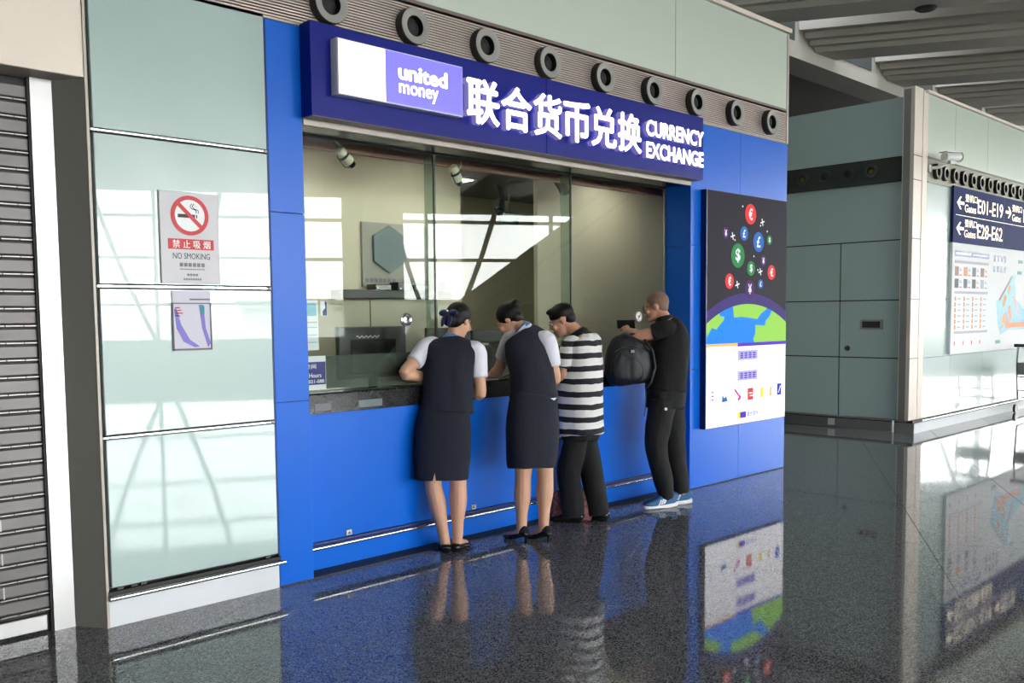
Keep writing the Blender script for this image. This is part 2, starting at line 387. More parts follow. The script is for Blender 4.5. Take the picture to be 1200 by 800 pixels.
# ---- glazed hall wall behind the viewer, seen only in reflections and as the source of daylight
hw_ = thing('wall_hall', 'glazed hall wall with slim grey mullions and daylight behind it', 'wall', kind='structure')
fr = MB()
def hbar(a0, a1, n0, n1, z0, z1): fr.add([hall(a0, n0, z0), hall(a1, n0, z0), hall(a1, n1, z0), hall(a0, n1, z0), hall(a0, n0, z1), hall(a1, n0, z1), hall(a1, n1, z1), hall(a0, n1, z1)],
                                          [(0, 3, 2, 1), (4, 5, 6, 7), (0, 1, 5, 4), (1, 2, 6, 5), (2, 3, 7, 6), (3, 0, 4, 7)])
for z in (0.88, 1.98, 3.36, 4.58): hbar(-40, 45, HALL, HALL + 0.18, z - 0.05, z + 0.05)
hbar(-40, 45, HALL, HALL + 0.3, 5.42, 6.6); hbar(-40, 45, HALL, HALL + 0.25, 0, 0.93); hbar(-40, 45, HALL - 0.6, HALL, 5.27, 6.6); hbar(4.7, 45, HALL - 0.5, HALL, 4.82, 5.4)
a = -40.2
while a < 45:
    hbar(a - 0.05, a + 0.05, HALL + 0.02, HALL + 0.2, 0, 5.5)
    a += 4.2
obj('mullion_frame', fr, 'mullion_grey', hw_)
st = MB()
for k in range(-6, 10):
    a = -2.1 + 8.4 * k
    pts = [V(hall(a + 1.9 * math.sin(t * 1.2) - 0.0, HALL - 0.6 - 1.2 * t, 5.5 * t * 0.98 + 0.3)) for t in [0, .2, .4, .6, .8, 1.0]]
    st.tube(pts, 0.08, 8)
    pts = [V(hall(a - 1.9 * math.sin(t * 1.2), HALL - 0.6 - 1.2 * t, 5.5 * t * 0.98 + 0.3)) for t in [0, .2, .4, .6, .8, 1.0]]
    st.tube(pts, 0.07, 8)
obj('strut', st, 'mullion_grey', hw_)
obj('window_glass', MB().add([hall(-40, HALL + 0.1, 0.5), hall(45, HALL + 0.1, 0.5), hall(45, HALL + 0.1, 5.5), hall(-40, HALL + 0.1, 5.5)], [(0, 1, 2, 3)]), 'hall_glass', hw_)
hc0 = thing('column_blocker', 'square grey column added to block the mirrored window beside the hexagon panel', 'column', (10.2, -11.3, 0), kind='structure')
box('shaft', 'ceiling_grey', hc0, 9.72, 10.78, -11.8, -11.0, 0, 6.6)  # unseen column added to keep the window reflection off the hexagon panel
box('column_base', 'steel_dark', hc0, 9.68, 10.82, -11.84, -10.96, 0, 0.2)
we = thing('wall_escalator', 'beige escalator enclosure rising across the hall, mirrored in the booth glass', 'wall', kind='structure')
obj('enclosure', MB().prism([(11.3, 0.0), (21.2, 0.0), (21.2, 5.3), (19.8, 5.3), (17.0, 3.75), (12.1, 1.05), (11.3, 0.95)], -12.6, -11.0), 'beige_wall', we)  # read from the mirrored diagonal; also placed to block bright windows in the glass
obj('handrail', MB().tube([(11.2, -11.05, 1.05), (12.1, -11.05, 1.2), (17.0, -11.05, 3.9), (19.6, -11.05, 5.28)], 0.05, 8), 'black_plastic', we)
wr = thing('wall_end', 'plain hall wall beyond the gate sign', 'wall', kind='structure')
obj('wall_face', MB().add([hall(-40, -25.2, 0), hall(-40, HALL, 0), hall(-40, HALL, 6.6), hall(-40, -25.2, 6.6)], [(0, 1, 2, 3)]), 'ceiling_grey', wr)
box('wall_face', 'ceiling_grey', wr, 17.0, 48.0, 2.2, 2.5, 0, 5.3)
ground = tag(obj('ground', MB().add([hall(-900, -500, -0.3), hall(900, -500, -0.3), hall(900, 900, -0.3), hall(-900, 900, -0.3)], [(0, 1, 2, 3)]), 'tarmac'),
             'pale concrete apron outside the glazed hall', 'ground', kind='structure')
AB = ['longest low pale airfield building far outside the glazing', 'tall pale airfield hangar far outside the glazing', 'small pale airfield hut nearest outside the glazing']
for k, (a, w, h_, n) in enumerate([(10, 70, 7, 300), (95, 40, 12, 280), (-5, 18, 5, 180)]):
    b = MB().obb(GU * (a + w / 2) + GN * (n + 15) + V((0, 0, h_ / 2 - 0.3)), GU, GN, (0, 0, 1), w / 2, 15, h_ / 2)
    bo = thing('airfield_building', AB[k], 'building', tuple(GU * (a + w / 2) + GN * n))
    obj('wall_block', b, 'far_building', bo)
    obj('window_band', MB().obb(GU * (a + w / 2) + GN * (n - 0.05) + V((0, 0, h_ * 0.6)), GU, GN, (0, 0, 1), w * 0.45, 0.1, h_ * 0.1), 'hex_teal', bo)
    obj('roof_edge', MB().obb(GU * (a + w / 2) + GN * (n + 15) + V((0, 0, h_ - 0.1)), GU, GN, (0, 0, 1), w / 2 + 0.5, 15.5, 0.3), 'ceiling_grey', bo)

# ---- wall_left: steel corner column, header beam and four glass panels
wl_ = thing('wall_left', 'pale green glass panel wall with steel corner column beside the roller shutter', 'wall', kind='structure')
colm = MB()
def vprism(mb, poly, z0, z1):
    n = len(poly); return mb.add([(p[0], p[1], z0) for p in poly] + [(p[0], p[1], z1) for p in poly], [tuple(range(n - 1, -1, -1)), tuple(range(n, 2 * n))] + [(i, (i + 1) % n, (i + 1) % n + n, i + n) for i in range(n)])
vprism(colm, [(-0.004, 0.0), (-0.104, 0.158), (-0.104, 0.3), (-0.004, 0.3)], 0, 2.713)
obj('column_face', colm, 'steel_dark', wl_)
box('edge_trim', 'trim_pale', wl_, -0.006, 0.007, -0.006, 0.05, 0, 4.3)
box('jamb', 'steel_brushed', wl_, -0.205, -0.106, 0.155, 0.3, 0, 2.713)
cham('header_beam', 'cream_beam', wl_, -4.0, -0.006, 0.0, 0.5, 2.713, 4.3)
box('backing', 'seam_dark', wl_, 0.007, 0.97, 0.03, 0.3, 0.0, 4.3)
RZ = [0.186, 0.962, 1.715, 2.472]
PZ = [(0.200, 0.950), (0.974, 1.703), (1.727, 2.460), (2.484, 3.205)]
for (z0, z1) in PZ: cham('glass_panel', 'green_glass', wl_, 0.026, 0.962, 0.0, 0.03, z0, z1, 0.003)
for z in (0.962, 1.715, 2.472):
    obj('rail', MB().cham(0.008, 0.935, -0.012, 0.02, z - 0.007, z + 0.007, 0.003), 'chrome', wl_)
    box('rail_end', 'grey_plastic', wl_, 0.937, 0.958, -0.010, 0.02, z - 0.007, z + 0.007)
obj('bumper_rail', MB().tube([(0.0, -0.035, 0.155), (0.985, -0.035, 0.155)], 0.014, 12), 'chrome', wl_, True, 40)
box('bumper_channel', 'seam_dark', wl_, 0.004, 0.966, -0.02, 0.03, 0.14, 0.186)
cham('base_plinth', 'white_base', wl_, 0.007, 0.965, -0.002, 0.05, 0.0, 0.138, 0.002)
for x in (0.05, 0.12, 0.17, 0.88): box('clip', 'black_plastic', wl_, x, x + 0.03, -0.006, 0.01, 0.188, 0.2)

# ---- wall_upper: enamel panels above the vent strip
wu = thing('wall_upper', 'pale grey-green panel band above the air vents', 'wall', kind='structure')
box('backing', 'seam_dark', wu, 0.0, 6.62, 0.03, 0.6, 3.2, 4.26)
for x0, x1 in [(-3.0, -0.9), (0.012, 1.19), (1.196, 4.79), (4.796, 6.62)]:
    if x0 > 0: cham('panel', 'green_enamel', wu, x0, x1, 0.0, 0.03, 3.535, 4.255, 0.002)
box('coping', 'cream_beam', wu, 0.0, 6.66, -0.03, 0.62, 4.258, 4.30)
box('corner_trim', 'trim_pale', wu, 6.622, 6.655, -0.004, 0.6, 3.205, 4.258)

# ---- wall_front: the blue booth front
wf = thing('wall_front', 'bright blue panelled front of the exchange booth', 'wall', kind='structure')
box('backing', 'blue_dark', wf, 0.968, 1.19, 0.02, 0.3, 0.0, 3.2)
JZ = [(0.008, 1.066), (1.070, 2.143), (2.147, 3.200)]
for z0, z1 in JZ: cham('panel', 'blue_panel', wf, 0.972, 1.193, 0.0, 0.28, z0, z1, 0.0015)
box('side_shadow_gap', 'blue_dark', wf, 0.964, 0.972, 0.004, 0.3, 0.0, 3.2)
box('backing', 'blue_dark', wf, 5.022, 6.64, 0.02, 0.3, 0.0, 3.2)
for z0, z1 in JZ:
    cham('panel', 'blue_panel', wf, 5.02, 5.8035, 0.0, 0.275, z0, z1, 0.0015)
    cham('panel', 'blue_panel', wf, 5.8065, 6.648, 0.0, 0.275, z0, z1, 0.0015)
box('header_panel', 'blue_panel', wf, 1.193, 5.02, 0.0, 0.28, 2.70, 3.2)
XS = [1.193, 2.47, 3.745, 5.02]
for i in range(3): cham('counter_panel', 'blue_panel', wf, XS[i] + 0.0015, XS[i + 1] - 0.0015, 0.137, 0.25, 0.008, 0.965, 0.0015)
box('floor_seal', 'seam_dark', wf, 0.968, 6.64, 0.004, 0.14, 0.0, 0.009)
box('head_strip', 'trim_pale', wf, 1.2, 5.02, -0.004, 0.02, 2.655, 2.697)
box('head_soffit', 'head_dark', wf, 1.19, 5.02, 0.0, 0.285, 2.662, 2.70)
box('head_frame', 'seam_dark', wf, 1.19, 5.02, 0.262, 0.29, 2.652, 2.667)
box('side_wall', 'green_enamel', wf, 6.6, 6.65, 0.27, 4.6, 0.0, 4.26)
box('roof_slab', 'soffit_dark', wf, 0.0, 6.65, 0.3, 4.6, 4.2, 4.26)
obj('foot_rail', MB().tube([(1.2, 0.085, 0.155), (5.0, 0.085, 0.155)], 0.013, 12), 'chrome', wf, True, 40)
box('rail_channel', 'blue_dark', wf, 1.195, 5.018, 0.10, 0.14, 0.162, 0.182)
for x in (1.535, 2.585):
    ob = thing('floor_outlet', 'small square metal outlet plate low on the blue counter, %s' % ('beside the booth post' if x < 2 else 'between the two women'), 'outlet', (x, 0.137, 0.2))
    cham('plate', 'steel_brushed', ob, x - 0.022, x + 0.022, 0.128, 0.1375, 0.185, 0.222, 0.003)
    obj('socket', MB().prism([(x - 0.012, 0.195), (x + 0.012, 0.195), (x, 0.212)], 0.126, 0.13), 'black_plastic', ob)

# ---- booth glazing
def booth_window(n, x0, x1, label):
    w = thing('window_%d' % n, label, 'window', (x0, 0.275, 1.09), kind='structure')
    obj('pane', MB().box(x0, x1, 0.271, 0.275, 1.095, 2.655), 'booth_glass', w)
    return w
w1 = booth_window(1, 1.195, 2.378, 'clear booth pane at the notice side of the counter')
w2 = booth_window(2, 2.384, 3.772, 'clear booth pane above the two women')
w3 = booth_window(3, 3.778, 5.018, 'clear booth pane above the man in black')
for w, x in ((w1, 2.381), (w2, 3.775)):
    box('joint', 'seam_dark', w, x - 0.004, x + 0.004, 0.268, 0.28, 1.095, 2.655)
    obj('glass_fin', MB().box(x + 0.02, x + 0.03, 0.285, 0.40, 1.1, 2.655), 'fin_glass', w)
box('side_channel', 'steel_brushed', w3, 5.006, 5.02, 0.262, 0.285, 1.095, 2.655)
for w, x, m in ((w1, 2.115, 'chrome'), (w2, 3.08, 'chrome'), (w3, 4.626, 'white_plastic')):
    d = obj('speech_disc', MB().lathe((x, 0.266, 1.53), (0, -1, 0), [(0, 0.045), (0.012, 0.045), (0.016, 0.038), (0.010, 0.026), (0.014, 0.012), (0.014, 0.002)], 24), m, w, True, 30)
    obj('core', MB().lathe((x, 0.2525, 1.53), (0, -1, 0), [(0, 0.010), (0.004, 0.008)], 14), 'grey_plastic', d)
obj('lower_panel', MB().box(1.2, 3.7, 0.285, 0.293, 1.095, 1.31), 'lower_glass', w1)

# ---- booth interior
wi = thing('wall_interior', 'beige back walls inside the exchange booth', 'wall', kind='structure')
box('rear_wall', 'beige_wall', wi, 3.6, 6.6, 3.4, 3.5, 0.0, 3.0)
box('logo_wall', 'beige_wall', wi, 1.0, 3.78, 1.6, 1.7, 0.0, 3.0)
box('logo_wall_return', 'beige_wall', wi, 3.7, 3.78, 1.7, 3.4, 0.0, 3.0)
box('pier', 'beige_wall', wi, 4.61, 6.6, 1.45, 1.5, 0.0, 3.0)
box('side_wall', 'beige_wall', wi, 0.9, 1.0, 0.3, 1.75, 0.0, 3.0)
box('booth_ceiling', 'soffit_dark', wi, 0.9, 6.6, 0.5, 3.5, 2.93, 3.0)
box('window_bulkhead', 'beige_dark', wi, 1.0, 6.6, 0.3, 0.5, 2.72, 3.0)
box('bulkhead_edge', 'brown_strip', wi, 1.0, 6.6, 0.48, 0.52, 2.63, 2.74)
box('booth_floor', 'beige_dark', wi, 0.9, 6.6, 0.25, 3.5, 0.0, 0.02)
for zc in (1.68,):
    box('wall_groove', 'seam_dark', wi, 2.774, 2.780, 1.596, 1.602, 0.9, 1.69)
for i, (x, y) in enumerate([(1.9, 0.95), (3.2, 0.95), (5.5, 0.95), (4.3, 2.5)]):
    ob = thing('booth_ceiling_light', ['square ceiling light inside the booth above the notice end', 'square ceiling light inside the booth over the middle desk', 'square ceiling light inside the booth before the beige pier', 'square ceiling light at the rear of the booth'][i], 'light', (x, y, 2.93))
    box('frame', 'white_plastic', ob, x - 0.3, x + 0.3, y - 0.22, y + 0.22, 2.915, 2.93)
    box('diffuser', 'lamp_panel', ob, x - 0.27, x + 0.27, y - 0.19, y + 0.19, 2.908, 2.916)

# ---- wall_right: next block, its side towards the passage and its front
wr2 = thing('wall_right', 'pale green glass panel block beyond the passage', 'wall', kind='structure')
XB, YF = 10.09, 0.125
box('core', 'seam_dark', wr2, XB + 0.03, 17.0, YF + 0.06, 6.0, 0.1, 4.25)
def side_panel(y0, y1, z0, z1):
    mb = MB().box(XB, XB + 0.03, y0, y1, z0, z1); return obj('glass_panel', mb, 'green_glass', wr2)
for y0, y1 in [(0.27, 1.118), (1.134, 2.0), (2.016, 4.0)]:
    for z0, z1 in [(0.165, 0.947), (0.962, 1.697), (1.712, 2.462)]: side_panel(y0, y1, z0, z1)
side_panel(0.27, 4.0, 2.477, 3.2); side_panel(0.27, 4.0, 3.52, 4.25)
ZR = [(0.165, 0.950), (0.956, 1.716), (1.722, 2.474), (2.480, 3.20), (3.52, 4.30)]
for x0, x1 in [(10.40, 11.32), (11.326, 12.54), (12.546, 14.4), (14.406, 16.9)]:
    for z0, z1 in ZR:
        obj('glass_panel', MB().box(x0, x1, YF + 0.02, YF + 0.06, z0, z1), 'green_glass' if z1 < 3.3 else 'green_enamel', wr2)
cm = MB(); vprism(cm, [(9.99, 0.142), (10.24, 0.142), (10.24, 0.3), (10.02, 0.3)], 0.17, 4.34); obj('corner_column', cm, 'cream_beam', wr2)
box('column_groove', 'seam_dark', wr2, 10.236, 10.246, 0.15, 0.3, 0.17, 4.33)
box('corner_column_face', 'cream_beam', wr2, 10.246, 10.40, 0.138, 0.3, 0.17, 4.32)
box('column_return', 'steel_dark', wr2, 10.0, 10.1, 0.145, 0.28, 0.17, 4.32)
for z in (0.96, 1.71, 2.47, 3.2, 3.5): box('column_joint', 'trim_brown', wr2, 9.988, 10.243, 0.139, 0.143, z - 0.006, z + 0.006)
box('base_plinth', 'white_base', wr2, XB, 17.0, 0.108, 0.3, 0.0, 0.125)
box('base_side', 'steel_brushed', wr2, XB - 0.004, XB + 0.02, 0.112, 6.0, 0.0, 0.125)
box('rail_channel', 'seam_dark', wr2, XB + 0.01, 17.0, 0.13, 0.3, 0.125, 0.165)
obj('bumper_rail', MB().tube([(10.3, 0.095, 0.15), (17.0, 0.095, 0.15)], 0.012, 10), 'chrome', wr2, True, 40)
obj('side_rail', MB().tube([(XB - 0.01, 0.2, 0.15), (XB - 0.01, 4.0, 0.15)], 0.012, 10), 'steel_dark', wr2, True, 40)
obj('end_post', MB().tube([(10.04, 0.36, 0.0), (10.04, 0.36, 0.155)], 0.014, 10), 'white_base', wr2, True, 40)
box('side_socket', 'white_plastic', wr2, XB - 0.008, XB, 1.17, 1.27, 0.03, 0.12)
box('top_coping', 'cream_beam', wr2, 10.3, 17.0, 0.1, 0.3, 4.30, 4.335)
dp = MB().box(XB - 0.012, XB, 0.535, 0.84, 1.325, 1.455); d = obj('access_plate', dp, 'steel_brushed', wr2)
box('plate_inset', 'nozzle_side', d, XB - 0.016, XB - 0.012, 0.57, 0.805, 1.35, 1.43)
obj('door_knob', MB().lathe((XB, 1.0, 1.075), (-1, 0, 0), [(0, 0.02), (0.02, 0.02), (0.025, 0.036), (0.05, 0.03)], 16), 'nozzle_side', wr2, True, 40)

# ================================================================== THINGS ON THE WALLS
# ---- roller shutter
sh = thing('roller_shutter', 'closed grey metal slatted roller shutter beside the steel jamb', 'shutter', (-0.9, 0.2, 0))
SP = 0.0832
def slat_mesh(split):
    m = MB().cham(-0.8, 0.69, -0.012, 0.004, 0.012, SP - 0.008, 0.006)
    x = -0.78
    while x < 0.66:                                    # hinge knuckles along the lower edge
        m.tube([(x, -0.012, 0.004), (x + 0.078, -0.012, 0.004)], 0.0042, 6); x += 0.083
    if split:
        for x in (0.48, -0.2): m.box(x, x + 0.006, -0.0145, -0.01, 0.014, SP - 0.012)
    me = bpy.data.meshes.new('slat'); me.from_pydata(m.v, [], m.f); me.materials.append(MATS['slat_grey']); me.materials.append(MATS['hinge_steel'])
    for p in me.polygons:
        zs = [me.vertices[i].co.z for i in p.vertices]
        if max(zs) < 0.0115 or (split and min(me.vertices[i].co.y for i in p.vertices) < -0.0135 and p.index > 9): p.material_index = 1
    return me
sm = (slat_mesh(False), slat_mesh(True))
n_sl = 31
for k in range(n_sl):
    o = link('slat', sm[k % 2], sh); o.location = (0, 0, 0.105 + k * SP)
box('shutter_backing', 'seam_dark', sh, -1.75, -0.205, 0.206, 0.22, 0.0, 2.713)
cham('bottom_bar', 'steel_brushed', sh, -1.7, -0.232, 0.165, 0.2, 0.012, 0.092, 0.004)
box('guide_slot', 'seam_dark', sh, -0.214, -0.205, 0.17, 0.22, 0, 2.713)

# ---- vent strip with jet nozzles over the booth
ORD = ['first', 'second', 'third', 'fourth', 'fifth', 'sixth', 'seventh', 'eighth', 'ninth', 'tenth', 'eleventh']
vs_ = thing('ventilation_strip', 'ribbed metal vent strip with nine round air nozzles above the booth sign', 'vent', (1.0, 0.0, 3.2))
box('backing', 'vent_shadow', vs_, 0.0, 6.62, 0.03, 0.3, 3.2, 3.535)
gr = MB(); z = 3.222
while z < 3.50:
    gr.box(0.0, 6.62, 0.0, 0.012, z, z + 0.009); z += 0.0165
tag(obj('grille_ribs', gr, 'vent_metal', vs_), kind='stuff')
cham('lower_frame', 'trim_pale', vs_, 0.96, 6.62, -0.003, 0.03, 3.203, 3.218, 0.002)
cham('upper_frame', 'trim_brown', vs_, 0.0, 6.62, -0.006, 0.03, 3.51, 3.533, 0.002)
def nozzle_mesh(name, r, dep, axis):
    me_mb = MB().lathe((0, 0, 0), axis, [(0, r), (dep * 0.85, r), (dep, r * 0.96), (dep * 1.02, r * 0.88), (dep * 0.97, r * 0.66), (dep * 0.88, r * 0.56), (dep * 0.15, r * 0.54), (dep * 0.15, 0.002)], 28)
    me = bpy.data.meshes.new(name); me.from_pydata(me_mb.v, [], me_mb.f)
    for m in ('nozzle_side', 'nozzle_grey', 'nozzle_hole'): me.materials.append(MATS[m])
    for i, p in enumerate(me.polygons): p.material_index = 0 if i < 56 else (1 if i < 56 + 84 else 2)
    me.shade_smooth(); me.set_sharp_from_angle(angle=math.radians(25)); return me
nm = nozzle_mesh('air_nozzle', 0.114, 0.06, (0, -1, 0))
for k in range(9):
    o = link('air_nozzle', nm, vs_); o.location = V((1.373 + 0.6125 * k, 0.0, 3.356)) - vs_.location
    if k < 9:
        kk = obj('valve_core', MB().lathe((1.373 + 0.6125 * k, 0.0, 3.356), (0, -1, 0), [(0.0, 0.05), (0.02, 0.048), (0.03, 0.02)], 16), 'nozzle_hole', vs_)
vs2 = thing('ventilation_strip', 'dark vent strip with round nozzles on the shaded side of the far block', 'vent', (10.06, 0.3, 3.2))
box('backing', 'vent_dark', vs2, 10.07, 10.12, 0.275, 4.0, 3.205, 3.515)
for z in (3.206, 3.505): box('frame', 'nozzle_side', vs2, 10.055, 10.12, 0.275, 4.0, z - 0.006, z + 0.01)
gs = MB(); z = 3.225
while z < 3.495: gs.box(10.062, 10.072, 0.28, 4.0, z, z + 0.008); z += 0.02
tag(obj('grille_ribs', gs, 'vent_dark', vs2), kind='stuff')
nm2 = nozzle_mesh('air_nozzle', 0.088, 0.045, (-1, 0, 0))
nm2.materials[1] = MATS['vent_dark']
for y in (0.711, 1.034, 1.356, 1.679, 2.0):
    o = link('air_nozzle', nm2, vs2); o.location = V((10.07, y, 3.362)) - vs2.location
    if y in (0.711, 1.679): obj('nozzle_flap', MB().lathe((10.055, y, 3.362), (-1, 0, 0), [(0, 0.03), (0.012, 0.028)], 14), 'nozzle_ochre', vs2)
vs3 = thing('ventilation_strip', 'olive grey vent strip with a row of round nozzles above the gate sign', 'vent', (10.4, 0.13, 3.2))
box('backing', 'vent_olive', vs3, 10.40, 16.9, 0.145, 0.18, 3.205, 3.525)
for z in (3.206, 3.515): box('frame', 'vent_olive', vs3, 10.40, 16.9, 0.128, 0.18, z - 0.006, z + 0.01)
nm3 = nozzle_mesh('air_nozzle', 0.100, 0.05, (0, -1, 0)); nm3.materials[1] = MATS['vent_olive']
for k in range(14):
    o = link('air_nozzle', nm3, vs3); o.location = V((10.63 + 0.322 * k + (0.05 if k == 0 else 0.0), 0.145, 3.36)) - vs3.location

# ---- illuminated booth sign
sg = thing('booth_sign', 'long dark blue fascia sign with glowing white currency exchange lettering', 'sign', (3.1, 0.0, 2.69))
YS = -0.11
for x0, x1 in ((1.188, 3.104), (3.107, 5.042)): cham('fascia', 'blue_sign', sg, x0, x1, YS, 0.0, 2.692, 3.212, 0.002)
box('underside', 'trim_brown', sg, 1.195, 5.035, YS + 0.004, 0.0, 2.688, 2.692)
lb = obj('light_box', MB().cham(1.322, 2.262, YS - 0.07, YS, 2.815, 3.130, 0.004), 'white_plastic', sg)
box('cream_panel', 'lit_cream', lb, 1.330, 1.652, YS - 0.072, YS - 0.068, 2.823, 3.122)
box('violet_panel', 'lit_violet', lb, 1.652, 2.254, YS - 0.072, YS - 0.068, 2.823, 3.122)
text('lettering', 'united', 'lit_white', lb, 1.752, 2.125, 2.972, 3.062, YS - 0.072, 0.004, 0.0, heavy=0.0035)
text('lettering', 'money', 'lit_white', lb, 1.752, 2.055, 2.862, 2.946, YS - 0.072, 0.004, 0.004)
cx = 2.30
for ch in '联合货币兑换':
    text('channel_letter', ch, 'lit_white', sg, cx + 0.012, cx + 0.288, 2.800, 3.082, YS - 0.012, 0.045, 0.0, side='letter_side', heavy=0.0085); cx += 0.305
text('channel_letter', 'CURRENCY', 'lit_white', sg, 4.195, 4.975, 2.955, 3.075, YS - 0.012, 0.035, 0.01, side='letter_side', heavy=0.0045)
text('channel_letter', 'EXCHANGE', 'lit_white', sg, 4.195, 4.975, 2.785, 2.905, YS - 0.012, 0.035, 0.01, side='letter_side', heavy=0.0045)

# ---- no smoking sign
ns = thing('no_smoking_sign', 'silver no smoking plate with a red ring on the green glass wall', 'sign', (0.49, 0, 1.734))
cham('plate', 'sign_silver', ns, 0.333, 0.655, -0.014, -0.001, 1.734, 2.208, 0.002)
def ring(cx, cz, ro, ri, y0, y1, seg=40):
    m = MB(); vs = []
    for (y, r) in ((y0, ro), (y0, ri), (y1, ri), (y1, ro)):
        vs += [(cx + r * math.cos(2 * math.pi * k / seg), y, cz + r * math.sin(2 * math.pi * k / seg)) for k in range(seg)]
    fs = []
    for q in range(4):
        for k in range(seg): fs.append((q * seg + k, q * seg + (k + 1) % seg, ((q + 1) % 4) * seg + (k + 1) % seg, ((q + 1) % 4) * seg + k))
    return m.add(vs, fs)
CX, CZ = 0.494, 2.088
obj('disc', MB().disc(CX, CZ, 0.10, -0.0155, -0.0135), 'paper_white', ns)
obj('ring', ring(CX, CZ, 0.103, 0.082, -0.0175, -0.0135), 'print_red', ns)
box('cigarette', 'print_black', ns, CX - 0.065, CX + 0.028, -0.0165, -0.0135, CZ - 0.012, CZ + 0.006)
box('cigarette_tip', 'print_black', ns, CX + 0.034, CX + 0.040, -0.0165, -0.0135, CZ - 0.012, CZ + 0.006)
sm_ = MB()
for dx in (0.0, 0.012): sm_.tube([(CX + 0.036 + dx, -0.016, CZ + 0.014), (CX + 0.034 + dx, -0.016, CZ + 0.03), (CX + 0.012 + dx, -0.016, CZ + 0.036), (CX + 0.002 + dx, -0.016, CZ + 0.048), (CX + 0.012 + dx, -0.016, CZ + 0.062)], 0.0022, 5)
obj('smoke', sm_, 'print_black', ns)
obj('slash', MB().obb((CX, -0.0165, CZ), (0.72, 0, -0.69), (0, 1, 0), (0.69, 0, 0.72), 0.088, 0.002, 0.010), 'print_red', ns)
box('red_band', 'print_red', ns, 0.372, 0.622, -0.0155, -0.0135, 1.912, 1.966)
text('lettering', '禁 止 吸 烟', 'print_white', ns, 0.395, 0.602, 1.918, 1.960, -0.0155, 0.001, 0.004)
text('lettering', 'NO SMOKING', 'print_black', ns, 0.396, 0.598, 1.862, 1.893, -0.0138, 0.001)
for (x0, x1, z0, z1, n) in [(0.428, 0.570, 1.822, 1.842, 6), (0.430, 0.568, 1.806, 1.812, 12), (0.468, 0.530, 1.774, 1.786, 4), (0.448, 0.548, 1.752, 1.762, 8)]:
    m = MB(); s_ = (x1 - x0) / n
    for k in range(n): m.box(x0 + k * s_ + s_ * 0.12, x0 + (k + 1) * s_ - s_ * 0.12, -0.0148, -0.0138, z0, z1)
    obj('small_print', m, 'print_grey', ns)
# ---- framed notice below it
nf = thing('notice_holder', 'small clear-framed white notice stuck on the glass wall under the no smoking plate', 'notice', (0.49, 0, 1.384))
box('sheet', 'notice_paper', nf, 0.386, 0.595, -0.008, -0.001, 1.386, 1.698)
fr2 = MB(); fr2.box(0.383, 0.598, -0.012, -0.008, 1.384, 1.394); fr2.box(0.383, 0.598, -0.012, -0.008, 1.628, 1.634); fr2.box(0.383, 0.390, -0.012, -0.008, 1.384, 1.634); fr2.box(0.591, 0.598, -0.012, -0.008, 1.384, 1.634)
obj('frame', fr2, 'print_grey', nf)
obj('purple_swoosh', MB().prism([(0.394, 1.60), (0.405, 1.61), (0.43, 1.52), (0.475, 1.44), (0.53, 1.402), (0.50, 1.40), (0.44, 1.43), (0.405, 1.50)], -0.0095, -0.008), 'print_purple', nf)
obj('purple_stripe', MB().prism([(0.53, 1.624), (0.555, 1.624), (0.565, 1.50), (0.59, 1.42), (0.575, 1.398), (0.545, 1.50)], -0.0095, -0.008), 'print_purple', nf)
box('header_print', 'print_grey', nf, 0.48, 0.595, -0.0095, -0.008, 1.648, 1.656)
mm = MB()
for k in range(4): mm.box(0.40, 0.425 + 0.008 * (k % 3), -0.0095, -0.008, 1.605 - 0.014 * k, 1.611 - 0.014 * k)
obj('red_print', mm, 'print_red', nf)
box('green_print', 'print_teal', nf, 0.537, 0.56, -0.0098, -0.0095, 1.575, 1.618)

# ---- back-lit currency billboard
bb = thing('advert_light_box', 'tall back-lit poster with currency symbols floating over a green and blue globe', 'billboard', (5.85, 0, 0.525))
YB = -0.06
cham('case', 'blue_dark', bb, 5.172, 6.552, YB + 0.001, 0.0, 0.525, 2.634, 0.001)
X0, X1, ZS = 5.178, 6.546, 1.268
box('night_sky_panel', 'bb_night', bb, X0, X1, YB - 0.001, YB + 0.002, ZS, 2.628)
box('white_panel', 'bb_white', bb, X0, X1, YB - 0.001, YB + 0.002, 0.531, ZS)
box('edge_trim', 'trim_pale', bb, 5.172, 5.178, YB - 0.003, YB + 0.002, 0.525, 2.634)
# globe: arc clipped to the panel
gx, gtop, gl = 5.861, 1.638, 1.462
R_ = (0.683 ** 2 + (gtop - gl) ** 2) / (2 * (gtop - gl)); gc = gtop - R_
def arc(x): return gc + math.sqrt(max(R_ * R_ - (x - gx) ** 2, 0))
N = 24
xs = [X0 + (X1 - X0) * k / N for k in range(N + 1)]
obj('dusk_band', MB().prism([(X0, ZS), (X1, ZS)] + [(x, arc(x) + 0.10) for x in reversed(xs)], YB - 0.0015, YB), 'bb_deep', bb)
obj('globe_sea', MB().prism([(X0, ZS), (X1, ZS)] + [(x, arc(x)) for x in reversed(xs)], YB - 0.0022, YB), 'bb_globe', bb)
arcpts = lambda a, b, n=8: [(a + (b - a) * k / n, arc(a + (b - a) * k / n)) for k in range(n + 1)]
obj('globe_land', MB().prism([(5.617, 1.513), (5.746, 1.520), (6.013, 1.497), (6.088, 1.550), (6.180, 1.590)] + arcpts(6.19, 5.60), YB - 0.0030, YB), 'bb_land', bb)
obj('globe_land', MB().prism([(5.972, ZS), (X1, ZS)] + arcpts(X1, 6.274) + [(6.244, 1.525), (6.167, 1.476), (6.152, 1.433), (5.984, 1.443), (5.985, 1.366), (5.950, 1.311)], YB - 0.0030, YB), 'bb_land', bb)
